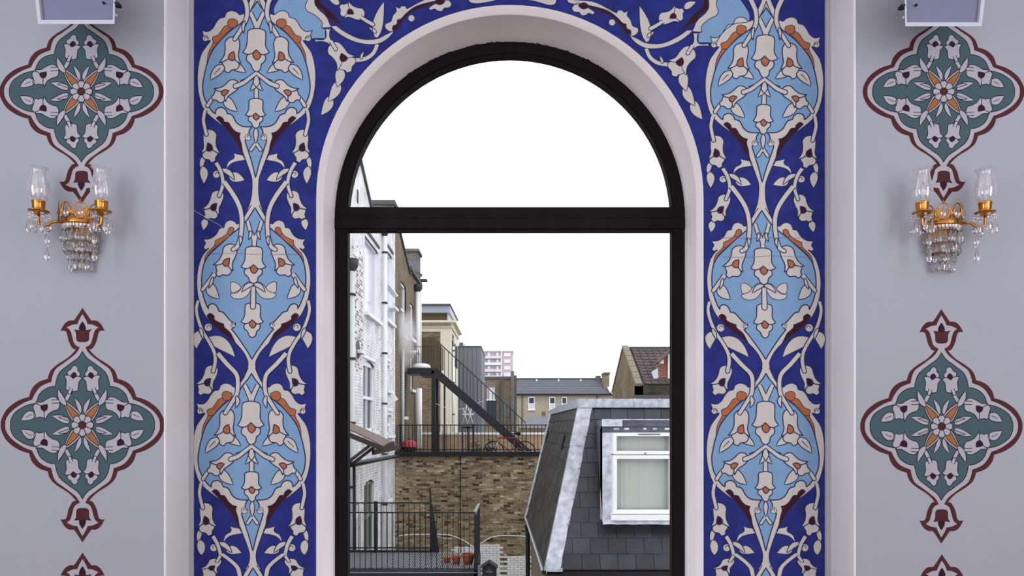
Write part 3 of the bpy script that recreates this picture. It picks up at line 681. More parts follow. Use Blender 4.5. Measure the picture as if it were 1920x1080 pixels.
def drop_mesh(h, r, n=6):
    mb = MB(); mb.lathe([(.0, 0), (r*.22, -h*.12), (r*.55, -h*.38), (r, -h*.68), (r*.78, -h*.87), (.0, -h)], (0, 0, 0), n, 0, smooth=False)
    return mb.mesh('crystal_drop', M_crystal)
DM = drop_mesh(.058, .0115); DS = drop_mesh(.046, .0095); DB = drop_mesh(.068, .013)
bd = MB(); bd.lathe([(0, .0065), (.005, .004), (.0068, 0), (.005, -.004), (0, -.0065)], (0, 0, 0), 6, smooth=False); BEAD = bd.mesh('bead', M_crystal)
pr = MB(); pr.box(-.004, .004, -.004, .004, -.011, .011); PRISM = pr.mesh('bead', M_crystal)
def sconce(cx, dz, label, first=None):
    z0 = EYE+(800-413)*(3.43)/F+dz        # crown band height
    th = thing('crystal_wall_light', label, 'wall light', (cx, YP, z0), 'brass and crystal wall lights')
    O = Vector((cx, YP, z0))
    def Q(x, y, z): return O+Vector((x, -y, z))
    # backplate
    mb = MB(); mb.prism([Q(x, .001, z) for x, z in [(0, -.2), (.035, -.15), (.055, -.06), (.06, .02), (.03, .06), (0, .08), (-.03, .06), (-.06, .02), (-.055, -.06), (-.035, -.15)]], (0, -.006, 0)); mb.build('backplate', M_oldgold, th)
    # half round crown band
    R = .082; arc = [math.pi+math.pi*i/16 for i in range(17)]
    def rim(R, y0=.006): return [(R*math.cos(a), -R*math.sin(a)+y0) for a in arc]
    mb = MB()
    mb.lathe([(R-.002, -.012), (R+.002, -.012), (R+.004, -.006), (R, .0), (R+.003, .008), (R-.002, .010), (R-.002, -.012)], Q(0, .004, 0), 20, 0, (math.pi, 2*math.pi)); mb.build('crown_band', M_gold, th)
    mb = MB()
    for zz, rr in ((-.028, .080), (-.095, .066), (-.14, .05)):
        mb.tube([Q(x, y, zz) for x, y in rim(rr)], .0022, 6)
    for i in range(0, 17, 4):
        mb.tube([Q(rim(rr)[i][0], rim(rr)[i][1], zz) for zz, rr in ((0, .082), (-.028, .080), (-.095, .066), (-.14, .05))], .0018, 5)
    mb.build('basket_frame', M_oldgold, th)
    # fleur loops standing on the band, each holding a crystal
    for i, a in enumerate((-68, -24, 24, 68)):
        a = math.radians(a); bx_, by = R*math.sin(a), R*math.cos(a)+.006; tx, ty = math.cos(a), -math.sin(a)
        mb = MB(); hw = .027
        lp = [Q(bx_+tx*hw*math.sin(t)*(.95 if t < math.pi else .95), by+ty*hw*math.sin(t), .045-.037*math.cos(t)) for t in [2*math.pi*k/16 for k in range(16)]]
        mb.tube(lp, .0032, 6, closed=True)
        top = Q(bx_, by, .082); mb.tube([top, top+Vector((0, 0, .018))], .0028, 6, taper=[1.3, .3])
        for s_ in (-1, 1):
            mb.tube([Q(bx_+tx*s_*.026, by+ty*s_*.026, .045+q) - Vector((0, 0, 0)) + Vector((tx*s_*w2, -ty*s_*w2, 0)) for q, w2 in ((-.03, 0), (-.01, .008), (.008, .004), (.012, -.004))], .0028, 6)
        lo = mb.build('crown_loop', M_gold, th)
        o = link('crystal_drop', DM, lo, Q(bx_, by+.002, .072))
    mb = MB(); mb.tube([Q(-.094, .035, .0), Q(-.094, .035, .045), Q(-.094, .035, .1)], .0032, 6, taper=[1.2, 1, .25]); mb.lathe([(0, .012), (.006, .006), (.007, 0), (.004, -.006), (0, -.01)], Q(-.094, .035, .045), 8); mb.build('spike_finial', M_oldgold, th)
    # bead row under the band and tiers of drops
    for (x, y) in rim(.080)[:: 1]:
        link('bead', PRISM, th, Q(x, y, -.026))
    for k, (zz, rr, cnt, me, off) in enumerate(((-.040, .083, 11, DM, 0), (-.062, .070, 9, DB, .5), (-.088, .072, 10, DM, .25), (-.135, .056, 8, DS, 0), (-.158, .05, 7, DB, .5), (-.115, .035, 4, DB, .3))):
        for i in range(cnt):
            a = math.pi*(i+.5+off*.4)/(cnt+.2) - math.pi/2; o = link('crystal_drop', me, th, Q(rr*math.sin(a), rr*math.cos(a)+.006, zz+random.uniform(-.004, .004)))
            o.rotation_euler = (0, random.uniform(-.06, .06), random.uniform(0, 1))
        if k < 5:
            for i in range(cnt):
                a = math.pi*(i+.5+off*.4)/(cnt+.2) - math.pi/2; link('bead', BEAD, th, Q(rr*math.sin(a), rr*math.cos(a)+.006, zz+.006))
    # two arms with cup, dish, glass chimney and hanging drops
    for s_ in (-1, 1):
        ex, ey = s_*.143, .105
        pts = [Q(s_*.055, .06, -.004), Q(s_*.085, .09, -.012), Q(s_*.105, .1, -.03), Q(s_*.125, .105, -.036), Q(s_*.142, ey, -.026), Q(ex, ey, .0), Q(ex, ey, .02)]
        mb = MB(); mb.tube(pts, .0062, 8); am = mb.build('arm', M_gold, th)
        c = Q(ex, ey, .022)
        mb = MB(); mb.lathe([(0, -.006), (.018, -.004), (.036, .004), (.044, .009), (.044, .011), (.034, .008), (0, .004)], c, 20); ds = mb.build('drip_dish', M_gold, th)
        mb = MB(); mb.lathe([(0, .005), (.024, .005), (.027, .009), (.024, .013), (.026, .03), (.0275, .05), (.0295, .053), (.027, .055), (.022, .054), (.02, .01)], c, 20); mb.build('candle_cup', M_gold, th)
        mb = MB(); pf = [(.024, .05), (.030, .058), (.041, .078), (.0455, .1), (.043, .125), (.036, .155), (.032, .175), (.0315, .188), (.036, .2), (.044, .205)]
        n_ = 32; vs = []
        for r, z in pf:
            for j in range(n_):
                t = 2*math.pi*j/n_; fl = (z-.185)/.02 if z > .185 else 0
                rr = r*(1+.10*fl*math.cos(8*t)*.5); vs.append(c+Vector((rr*math.cos(t), rr*math.sin(t), z+.0015*fl*math.cos(8*t))))
        fs = [(i*n_+j, i*n_+(j+1) % n_, (i+1)*n_+(j+1) % n_, (i+1)*n_+j) for i in range(len(pf)-1) for j in range(n_)]
        mb.add(vs, fs, 0, True); mb.build('glass_chimney', M_shade, th)
        mb = MB(); mb.lathe([(0, .05), (.008, .05), (.009, .075), (.014, .095), (.012, .118), (.004, .14), (0, .145)], c, 12); mb.build('candle_bulb', M_shade, th)
        for k in range(6):
            t = 2*math.pi*(k+.35)/6; p = c+Vector((.04*math.cos(t), .04*math.sin(t), 0))
            link('bead', BEAD, ds, p+Vector((0, 0, -.006))); link('bead', BEAD, ds, p+Vector((0, 0, -.019)))
            o = link('crystal_drop', DB if k % 2 else DM, ds, p+Vector((0, 0, -.026))); o.rotation_euler = (0, 0, k)
        # drop hanging from the arm's elbow
        p = Q(s_*.108, .1, -.036); link('bead', BEAD, am, p+Vector((0, 0, -.004))); link('bead', BEAD, am, p+Vector((0, 0, -.02)))
        link('crystal_drop', DM, am, p+Vector((0, 0, -.026))); link('bead', BEAD, am, p+Vector((0, 0, -.088))); link('crystal_drop', DB, am, p+Vector((0, 0, -.092)))
sconce(-2.0, 0, 'brass wall light with two glass chimneys and crystal drops on the left pier')
sconce(2.018, -.006, 'brass wall light with two glass chimneys and crystal drops on the right pier')

# ================================================================== outside
def X_(px, D): return (px-VX)*D/F
def Z_(py, D): return EYE+(VY-py)*D/F
def rectq(mb, px0, px1, py0, py1, D, t=.1, mi=0):
    return mb.box(X_(px0, D), X_(px1, D), D, D+t, Z_(py1, D), Z_(py0, D), mi)
M_yard = mat('wet_paving', (110, 108, 106), .8, noise=.2, nscale=2)
o = MB().box(-60, 70, 4.4, 320, -5.2, -5).build('ground', M_yard); o['kind'] = 'structure'
M_whitebrick = brickmat('white_painted_brick', (242, 243, 247), (226, 228, 233), (208, 206, 208), 'yz', dirt=.3, dscale=2.2, mix=.008, bump=.8)
M_flake = mat('bare_brick_flakes', (160, 140, 130), .9, noise=.2, nscale=30, rnd=.3)
M_render = mat('grey_white_render', (232, 234, 240), .8, noise=.06, nscale=4)
M_sash = mat('white_sash_paint', (240, 241, 244), .5)
M_darkglass = mat('dark_window_glass', (52, 58, 70), .3, spec=.3)
M_lite = mat('pale_reflecting_glass', (190, 198, 212), .15, spec=.8)
M_iron = mat('black_ironwork', (24, 25, 30), .5, spec=.3)
M_pipew = mat('pale_downpipe', (204, 212, 214), .5)
M_piped = mat('dark_downpipe', (52, 54, 60), .5)
M_coping = mat('dark_coping', (84, 84, 88), .8)
LX = -3.69
# --- white painted rear wall on the left
wt = thing('white_brick_building', 'white painted brick rear wall seen sharply from the side at left', 'building', (LX, 16, -5))
prof = [(9, -5), (24.02, -5), (24.02, EYE+6.35), (20.1, EYE+5.72), (19.64, EYE+5.85), (18.2, EYE+6.6), (14, EYE+8.7), (9, EYE+11)]
# openings are cut out of the wall outline as recessed windows placed in front of shallow reveals
wins = [(18.8, 20.4, EYE-.12, EYE+1.62, 'sash'), (19.0, 21.0, EYE+2.93, EYE+4.88, 'blank'), (22.1, 23.5, EYE+3.2, EYE+5.3, 'blank'),
        (22.1, 22.95, EYE+1.1, EYE+1.85, 'sash'), (18.9, 20.3, EYE-3.3, EYE-1.5, 'door'), (22.1, 22.9, EYE-2.2, EYE-.75, 'sash'), (17.35, 18.0, EYE-3.0, EYE-2.3, 'sash'),
        (22.2, 23.3, EYE-.25, EYE+.35, 'sash')]
outer = [Vector((y, z, 0)) for y, z in prof]; loops = [outer]; al = [(y, z) for y, z in prof]
for y0, y1, z0, z1, _k in wins:
    h = [(y0, z0), (y0, z1-.0), ((y0*3+y1)/4, z1+.08), ((y0+y1)/2, z1+.11), ((y0+3*y1)/4, z1+.08), (y1, z1), (y1, z0)] if _k in ('door',) or (_k == 'sash' and z1 > EYE+1.6 and y0 < 19) else [(y0, z0), (y0, z1), (y1, z1), (y1, z0)]
    loops.append([Vector((a, b, 0)) for a, b in h]); al += h
tr = tessellate_polygon(loops); mb = MB(); mb.add([(LX, y, z) for y, z in al], [tuple(t) for t in tr])
k = len(prof); mb.add([(LX, y, z) for y, z in prof]+[(LX-2.2, y, z) for y, z in prof], [(i, (i+1) % k, (i+1) % k+k, i+k) for i in range(k)])
mb.build('wall', M_whitebrick, wt, fix=False)
for y0, y1, z0, z1, kd in wins:
    mb = MB()   # reveal lining
    vs = [(x, y, z) for x in (LX, LX-.14) for y, z in ((y0, z0), (y0, z1+.12), (y1, z1+.12), (y1, z0))]
    mb.add(vs, [(0, 1, 5, 4), (1, 2, 6, 5), (2, 3, 7, 6), (3, 0, 4, 7)])
    fr = mb.build('window_reveal', M_render, wt, fix=False)
    mb = MB(); t = .07; x0, x1 = LX-.13, LX-.07
    mb.box(x0, x1, y0, y0+t, z0, z1+.1); mb.box(x0, x1, y1-t, y1, z0, z1+.1); mb.box(x0, x1, y0, y1, z1-t+.03, z1+.1); mb.box(x0, x1, y0, y1, z0, z0+t)
    if kd == 'sash':
        mb.box(x0, x1+.02, y0, y1, (z0+z1)/2-.04, (z0+z1)/2+.04); mb.box(x0+.01, x1+.01, (y0+y1)/2-.025, (y0+y1)/2+.025, z0, z1)
    if kd == 'door':
        mb.box(x0, x1+.02, y0, y1, z0+.9, z0+1.0); mb.box(x0+.01, x1+.03, (y0+y1)/2-.05, (y0+y1)/2+.05, z0, z1+.1)
    mb.build('window_frame', M_sash if kd != 'door' else mat('sage_paint', (140, 146, 130), .6), wt)
    MB().box(LX-.2, LX-.12, y0, y1, z0, z1+.12).build('pane', M_darkglass if kd == 'sash' else (M_lite if kd == 'blank' else mat('door_panel_glass', (90, 94, 96), .3)), wt)
    MB().box(LX-.02, LX+.11, y0-.08, y1+.08, z0-.09, z0).build('sill', M_render, wt)
    if kd != 'door': MB().box(LX-.02, LX+.03, y0-.05, y1+.05, z1+.12, z1+.2).build('lintel', M_coping if kd == 'blank' else M_render, wt)
mb = MB()
cp = prof[2:]
for a, b in zip(cp, cp[1:]): mb.bar((LX-.05, a[0], a[1]+.03), (LX-.05, b[0], b[1]+.03), .22, .07)
mb.build('coping', M_coping, wt)
# bare brick faces where the white paint has flaked off
mb = MB()
for i in range(300):
    y = random.uniform(17.3, 18.9); z = EYE+random.uniform(1.3, 4.3); z = round(z/.075)*.075+.012
    if random.random() > 1.15-abs(z-EYE-2.6)*.45: continue
    l = random.uniform(.07, .2)
    if y+l > 18.75: continue
    mb.box(LX-.01, LX+.005+i*.00002, y, y+l, z, z+random.uniform(.03, .055))
for i in range(60):
    y = random.uniform(17.3, 23.8); z = EYE+random.uniform(-4, 4.5); z = round(z/.075)*.075+.012
    if any(a-.3 < y < b_+.15 and c-.15 < z < d+.25 for a, b_, c, d, _ in wins): continue
    mb.box(LX-.01, LX+.012+i*.00002, y, y+random.uniform(.05, .15), z, z+.04)
mb.build('exposed_brick', M_flake, wt, kind='stuff')
# hole knocked in the wall with a broken ledge, and an iron tie
mb = MB(); mb.prism([(LX-.001, y, z) for y, z in ((17.9, EYE+2.0), (18.15, EYE+2.12), (18.35, EYE+1.95), (18.3, EYE+1.7), (18.0, EYE+1.62))], (.012, 0, 0)); mb.build('broken_hole', M_coping, wt)
mb = MB(); mb.box(LX, LX+.12, 18.0, 18.5, EYE+1.78, EYE+1.86); mb.build('broken_ledge', M_render, wt)
mb = MB(); mb.box(LX, LX+.02, 18.0, 18.12, EYE+5.42, EYE+5.72); mb.build('air_slot', M_coping, wt)
mb = MB(); mb.bar((LX-.02, 22.2, EYE+.60), (LX+.32, 22.2, EYE+.87), .1, .15); mb.build('awning_strip', M_sash, wt)
mb = MB(); mb.box(LX-.05, LX+.2, 22.8, 23.5, EYE+3.62, EYE+3.68); mb.bar((LX, 22.3, EYE+4.25), (LX+.18, 22.9, EYE+4.0), .18, .04); mb.build('hood', M_render, wt)
def pipe(px, D, py0, py1, r, m, label, brackets=True, hopper=False, x=None, col=None):
    xx = x if x is not None else LX+r+.03
    th = thing('downpipe', label, 'pipe', (xx, D, Z_(py1, D)))
    mb = MB(); z0, z1 = Z_(py1, D), Z_(py0, D); mb.tube([(xx, D, z0), (xx, D, z1)], r, 10); mb.build('pipe', m, th)
    if brackets:
        z = z0+.3
        while z < z1: MB().tube([(xx, D, z), (xx, D, z+.05)], r*1.35, 10).build('bracket', M_piped, th); z += 1.45
    if hopper:
        mb = MB(); mb.lathe([(r, 0), (r*2.1, .12), (r*2.2, .28), (0, .28)], (xx, D, z1-.05), 10); mb.build('hopper', M_piped, th)
pipe(658, 16.9, 505, 1300, .075, M_pipew, 'pale green downpipe nearest the window frame on the white brick wall', hopper=True)
pipe(651, 16.4, 180, 1300, .05, M_piped, 'thin dark pipe hugging the left window frame outside')
pipe(715, 21.5, 440, 1250, .06, M_render, 'white downpipe with dark hopper in the middle of the white brick wall', hopper=True)
pipe(720, 21.9, 440, 1250, .035, M_pipew, 'slim grey pipe beside the white downpipe', brackets=False)
# --- roofs and chimney stacks behind the wall tops
M_grbrick = brickmat('sooty_grey_brick', (112, 110, 108), (92, 90, 88), (128, 126, 122), 'xz', dirt=.25)
th = thing('chimney_stack', 'wide grey brick chimney stack just above the window transom', 'chimney', (X_(717, 26), 26, EYE+6))
mb = MB(); D = 26; mb.box(X_(693, D), X_(738, D), D, D+1, EYE+5, Z_(380, D)); mb.build('stack', M_grbrick, th)
mb = MB(); mb.box(X_(691, D), X_(741, D), D-.08, D+1.08, Z_(384, D), Z_(376, D)); mb.build('cap', M_coping, th)
# --- brown brick continuation of the terrace
M_sidebrick = brickmat('sooty_brown_brick', (124, 104, 84), (96, 80, 66), (140, 130, 116), 'yz', dirt=.3)
M_brown = brickmat('london_stock_brick', (146, 124, 98), (112, 92, 74), (150, 140, 122), 'xz', dirt=.3)
bt = thing('brown_brick_building', 'narrow brown brick house end beyond the white wall with tall sashes', 'building', (LX, 27, -5))
prof = [(24.04, -5), (30.3, -5), (30.3, EYE+6.05), (28.2, EYE+5.75), (27.4, EYE+5.6), (24.04, EYE+6.8)]
wn = [(25.3, 26.5, EYE+3.15, EYE+4.95), (25.5, 26.4, EYE+.35, EYE+1.9), (27.6, 28.6, EYE+3.3, EYE+4.6), (27.7, 28.5, EYE+1.4, EYE+2.6)]
loops = [[Vector((y, z, 0)) for y, z in prof]]; al = list(prof)
for y0, y1, z0, z1 in wn: h = [(y0, z0), (y0, z1), (y1, z1), (y1, z0)]; loops.append([Vector((a, b, 0)) for a, b in h]); al += h
mb = MB(); mb.add([(LX, y, z) for y, z in al], [tuple(t) for t in tessellate_polygon(loops)]); k = len(prof)
mb.add([(LX, y, z) for y, z in prof]+[(LX-3, y, z) for y, z in prof], [(i, (i+1) % k, (i+1) % k+k, i+k) for i in range(k)]); mb.build('wall', M_sidebrick, bt, fix=False)
for y0, y1, z0, z1 in wn:
    mb = MB(); x0, x1 = LX-.14, LX-.05; t = .08
    mb.box(x0, x1, y0, y0+t, z0, z1); mb.box(x0, x1, y1-t, y1, z0, z1); mb.box(x0, x1, y0, y1, z1-t, z1); mb.box(x0, x1, y0, y1, z0, z0+t); mb.box(x0, x1, y0, y1, (z0+z1)/2-.03, (z0+z1)/2+.03)
    mb.build('window_frame', M_sash, bt); MB().box(LX-.2, LX-.12, y0, y1, z0, z1).build('pane', M_darkglass, bt)
    MB().box(LX-.02, LX+.1, y0-.06, y1+.06, z0-.1, z0).build('sill', M_render, bt)
mb = MB(); cp = [(24.04, EYE+6.82), (27.4, EYE+5.64), (28.2, EYE+5.79), (30.3, EYE+6.09)]
for a, b in zip(cp, cp[1:]): mb.bar((LX-.04, a[0], a[1]), (LX-.04, b[0], b[1]), .2, .08)
mb.build('coping', M_coping, bt)
mb = MB(); mb.box(X_(757, 31), X_(783, 31), 31, 32, EYE+5, Z_(470, 31)); mb.box(X_(756, 31), X_(786, 31), 30.9, 32.1, Z_(472, 31), Z_(467, 31)); mb.build('chimney', M_grbrick, bt)
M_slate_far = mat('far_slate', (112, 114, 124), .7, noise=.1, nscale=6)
mb = MB()
for i in range(6): mb.box(X_(763, 30.4), X_(783, 30.4), 30.35+i*.05, 30.45+i*.05, EYE+6.0+i*.13, EYE+6.12+i*.13)
mb.build('slate_course', M_slate_far, bt)
mb = MB(); mb.box(LX-.05, LX+.12, 27.2, 30.4, EYE+5.72, EYE+5.84); mb.bar((LX+.0, 30.4, EYE+5.95), (LX+.32, 30.4, EYE+5.95), .35, .08); mb.bar((LX+.1, 30.4, EYE+6.15), (LX-.2, 30.4, EYE+6.3), .2, .1); mb.build('gutter', M_coping, bt)
pipe(775, 28.9, 545, 700, .09, M_sash, 'thick white downpipe at the far end of the brown brick house', brackets=False, hopper=True)
pipe(784, 30.1, 550, 690, .05, M_sash, 'thin white pipe at the corner of the brown brick house', brackets=False)
pipe(775, 28.9, 728, 840, .13, M_sash, 'short fat white vent pipe under the fire escape landing', brackets=False)
pipe(750, 25.2, 655, 846, .05, M_pipew, 'long pale pipe running down behind the terrace railing', brackets=False)

# --- stock brick wall under the roof terrace, bricks one by one
D = 24.05; bx0, bx1 = -3.69, X_(1030, D)
M_brick = bpy.data.materials.new('yellow_stock_brick'); M_brick.use_nodes = True
nt = M_brick.node_tree; N = nt.nodes; L = nt.links; b = N['Principled BSDF']; b.inputs['Roughness'].default_value = .92; b.inputs['Specular IOR Level'].default_value = .1
oi = N.new('ShaderNodeObjectInfo'); ge = N.new('ShaderNodeNewGeometry'); ad = N.new('ShaderNodeMath'); L.new(oi.outputs['Random'], ad.inputs[0]); L.new(ge.outputs['Random Per Island'], ad.inputs[1])
fr = N.new('ShaderNodeMath'); fr.operation = 'FRACT'; L.new(ad.outputs[0], fr.inputs[0]); cr = N.new('ShaderNodeValToRGB'); L.new(fr.outputs[0], cr.inputs[0])
cols = [(0, (62, 54, 48)), (.10, (112, 98, 80)), (.3, (148, 130, 102)), (.55, (168, 150, 118)), (.75, (136, 116, 92)), (.92, (198, 184, 154)), (1, (122, 84, 66))]
e = cr.color_ramp.elements; e[0].position = 0; e[0].color = (*s2l(cols[0][1]), 1); e[1].position = 1; e[1].color = (*s2l(cols[-1][1]), 1)
for p_, c_ in cols[1:-1]: q = e.new(p_); q.color = (*s2l(c_), 1)
no = N.new('ShaderNodeTexNoise'); no.inputs['Scale'].default_value = .9; no.inputs['Detail'].default_value = 8; no.inputs['Roughness'].default_value = .7; L.new(ge.outputs['Position'], no.inputs[0])
mr = N.new('ShaderNodeMapRange'); L.new(no.outputs[0], mr.inputs[0]); mr.inputs[1].default_value = .32; mr.inputs[2].default_value = .68; mr.inputs[3].default_value = .72; mr.inputs[4].default_value = 1.12
mx = N.new('ShaderNodeMix'); mx.data_type = 'RGBA'; mx.blend_type = 'MULTIPLY'; mx.inputs[0].default_value = 1; L.new(cr.outputs[0], mx.inputs[6]); L.new(mr.outputs[0], mx.inputs[7]); n2 = N.new('ShaderNodeTexNoise'); n2.inputs['Scale'].default_value = 16; n2.inputs['Detail'].default_value = 6; n2.inputs['Roughness'].default_value = .75; L.new(ge.outputs['Position'], n2.inputs[0])
r2 = N.new('ShaderNodeMapRange'); L.new(n2.outputs[0], r2.inputs[0]); r2.inputs[1].default_value = .35; r2.inputs[2].default_value = .68; r2.inputs[3].default_value = .55; r2.inputs[4].default_value = 1.35
mx2 = N.new('ShaderNodeMix'); mx2.data_type = 'RGBA'; mx2.blend_type = 'MULTIPLY'; mx2.inputs[0].default_value = 1; L.new(mx.outputs[2], mx2.inputs[6]); L.new(r2.outputs[0], mx2.inputs[7]); L.new(mx2.outputs[2], b.inputs['Base Color'])
M_mortar = mat('lime_mortar', (176, 166, 144), .95, noise=.2, nscale=20)
M_wbrick = mat('whitewashed_brick', (236, 236, 238), .8, noise=.12, nscale=8, rnd=.06)
tw = thing('terrace_wall', 'yellow stock brick wall below the railed roof terrace', 'wall', ((bx0+bx1)/2, D, -5))
MB().box(bx0, bx1+1.5, D+.012, D+.4, -5, EYE-.86).build('mortar_bed', M_mortar, tw)
bm1 = MB().box(-.105, .105, 0, .05, .006, .069).mesh('brick', M_brick)
rest = MB(); wh = MB(); cnt = 0
nrow = int((EYE-.86+5)/.075)
for r in range(nrow):
    zt = EYE-.86-.075*(r+1); x = bx0+(.11 if r % 2 == 0 else 0)
    while x < bx1+.3:
        j = random.uniform(-.012, .010); c = x+.1125; py = VY-(zt+.04-EYE)*F/D; px = VX+c*F/D
        header = random.random() < .18
        white = (850 < px < 905 and 1024 < py < 1062) or (902 < px < 938 and 1022 < py < 1100) or (946 < px < 990 and 1040 < py < 1100 and random.random() < .93) or (850 < px < 880 and py > 1062)
        if cnt < 300 and 745 < px < 1020 and not white and not header:
            link('brick', bm1, tw, (c+random.uniform(-.004, .004), D+j, zt+random.uniform(-.002, .002))); cnt += 1
        else:
            tg = wh if white else rest; jj = 0 if white else j
            if header:
                for h_ in (0, 1): tg.box(c-.105+h_*.108, c-.105+h_*.108+.1, D+jj+random.uniform(-.004, .004), D+.05, zt+.006, zt+.069)
            else: tg.box(c-.105, c+.105, D+jj, D+.05, zt+.006, zt+.069)
        x += .225
rest.build('brickwork', M_brick, tw, kind='stuff'); wh.build('whitewashed_brickwork', M_wbrick, tw, kind='stuff')
mb = MB()
for (x0, x1, x2, y0, y1) in ((742, 800, 886, 1003, 1025), (900, 950, 992, 1020, 1005)):
    pass
def curve_px(mb, pts, D, r, m=0):
    mb.tube([(X_(x, D), D-.01, Z_(y, D)) for x, y in [p[:2] for p in smooth([(a, b) for a, b in pts], False, 6)]], r, 5); return mb
curve_px(mb, [(745, 1020), (748, 1005), (800, 1002), (840, 1003), (866, 1012), (888, 1026)], D, .02)
curve_px(mb, [(900, 1020), (920, 1008), (945, 1004), (990, 1006)], D, .02); mb.build('arch_edge', M_wbrick, tw)
mb = MB(); curve_px(mb, [(863, 852), (863, 955), (864, 1040)], D-.02, .014); mb.build('cable', M_iron, tw)
mb = MB(); curve_px(mb, [(806, 915), (808, 945), (807, 990)], D-.02, .02); mb.build('drain_pipe', M_iron, tw)

# --- terrace deck, fascia and railing
M_deck = mat('terrace_asphalt', (150, 148, 148), .8, noise=.1)
td = thing('terrace_deck', 'flat roof terrace slab with black fascia on the stock brick wall', 'terrace', (-1, 27, EYE-.86))
zd = EYE-.82
zs = zd-.34
MB().box(bx0, bx1+3, 24.06, 31, zs-.1, zs).build('slab', M_deck, td)
MB().box(bx0, bx1+.6, 23.9, 23.98, zd-.13, zd+.02).build('fascia', M_iron, td)
MB().box(bx0, bx1+.6, 23.98, 24.3, zd-.12, zd+.0).build('kerb', M_deck, td)
def railing(name, label, a, b, zbase, ztop, sp, r, posts=(), mid=None, cat='railing', m=None, tr=.035, br=.08):
    a = Vector(a); b = Vector(b); m = m or M_iron; th = thing(name, label, cat, (a.x, a.y, zbase))
    d = b-a; n = max(1, int(d.length/sp))
    def at(t, z): p = a+d*t; return Vector((p.x, p.y, p.z+z))
    z0, z1 = zbase-a.z, ztop-a.z
    MB().bar(at(0, z1), at(1, z1), tr, tr*.85).build('top_rail', m, th)
    MB().bar(at(0, z0+br), at(1, z0+br), tr*.85, tr*.85).build('bottom_rail', m, th)
    if mid: MB().bar(at(0, mid-a.z), at(1, mid-a.z), .025, .025).build('middle_rail', m, th)
    me = MB().box(-r, r, -r, r, 0, z1-z0).mesh('baluster', m)
    for i in range(n+1): link('baluster', me, th, at(i/n, z0))
    for t in posts: MB().box(at(t, 0).x-.03, at(t, 0).x+.03, at(t, 0).y-.03, at(t, 0).y+.03, zbase, ztop+.03).build('post', m, th)
    return th
railing('terrace_railing', 'thin black iron railing along the edge of the roof terrace', (X_(745, 24.05), 24.05, 0), (X_(1030, 24.05), 24.05, 0), zd, Z_(797, 24.05), .122, .010, (.02, .5, .98), m=M_iron)
th = thing('terrace_parapet', 'low tan brick parapet at the back of the roof terrace', 'wall', (0, 30, zd))
MB().box(X_(742, 30), X_(1045, 30), 30, 30.3, zs, Z_(815, 30)).build('brickwork', brickmat('tan_brick', (176, 146, 116), (156, 124, 98), (170, 158, 140), 'xz', dirt=.2), th)
MB().box(X_(742, 30), X_(1045, 30), 29.95, 30.35, Z_(815, 30), Z_(811, 30)).build('coping', M_render, th)

# --- fire escape
M_steel = mat('black_painted_steel', (26, 26, 36), .45, spec=.4)
D = 26.0; fe = thing('fire_escape', 'black steel fire escape landing and stair over the roof terrace', 'fire escape', (X_(815, D), D, zs))
def PX(px, py, d=D): return Vector((X_(px, d), d, Z_(py, d)))
MB().box(X_(765, D), X_(815, D), D-.3, D+.9, Z_(702, D), Z_(691, D)).build('landing', M_steel, fe)
MB().box(X_(790, D), X_(812, D), D-.28, D+.88, Z_(706, D), Z_(700, D)).build('beam', M_steel, fe)
for px in (814.5,):
    for dd in (-.25, .85): MB().box(X_(px-3.8, D), X_(px+3.8, D), D+dd-.05, D+dd+.07, zs, Z_(696, D)).build('post', M_steel, fe)
MB().box(X_(831, D), X_(834, D), D+.2, D+.26, zs, Z_(715, D)).build('post', M_steel, fe)
for dd in (-.25, .85):
    MB().bar(PX(812, 694, D+dd), PX(1000, 858, D+dd), .06, .27).build('stringer', M_steel, fe)
for i in range(13):
    t = (i+.5)/13; p = PX(812, 694)*(1-t)+PX(988, 848)*t; MB().box(p.x-.13, p.x+.13, D-.22, D+.82, p.z+.02, p.z+.05).build('tread', M_steel, fe)
def stair_rail(dd, y0):
    a = PX(820, 640, D+dd); b_ = PX(985, 792, D+dd)
    o = MB().bar(a, b_, .035).build('handrail', M_piped, fe)
    for i in range(25):
        t = i/24; p = a*(1-t)+b_*t; h = 1.02; MB().box(p.x-.009, p.x+.009, p.y-.009, p.y+.009, p.z-h, p.z).build('baluster', M_iron, fe)
stair_rail(-.25, 0); 
stair_rail(.85, 0)
mb = MB()
for i in range(7):
    q = PX(820+i*1.9, 642+i*2, D+.85-.17*i); mb.box(q.x-.01, q.x+.01, q.y-.01, q.y+.01, Z_(695, D), q.z)
mb.build('landing_rail', M_iron, fe)
mb = MB()
for i in range(12): px = 768+i*4.2; mb.box(X_(px, D+.85)-.007, X_(px, D+.85)+.007, D+.84, D+.86, Z_(691, D), Z_(650, D))
mb.bar(PX(768, 650, D+.85), PX(816, 650, D+.85), .02); mb.build('landing_rail', M_iron, fe)
o = MB().lathe([(0, 0), (.3, 0), (.34, .05), (.3, .14), (.2, .19), (0, .2)], (X_(788, D), D+.3, Z_(691, D)), 14).build('sack', M_sash); tag(o, 'lumpy white bundle lying on the fire escape landing', 'bundle')

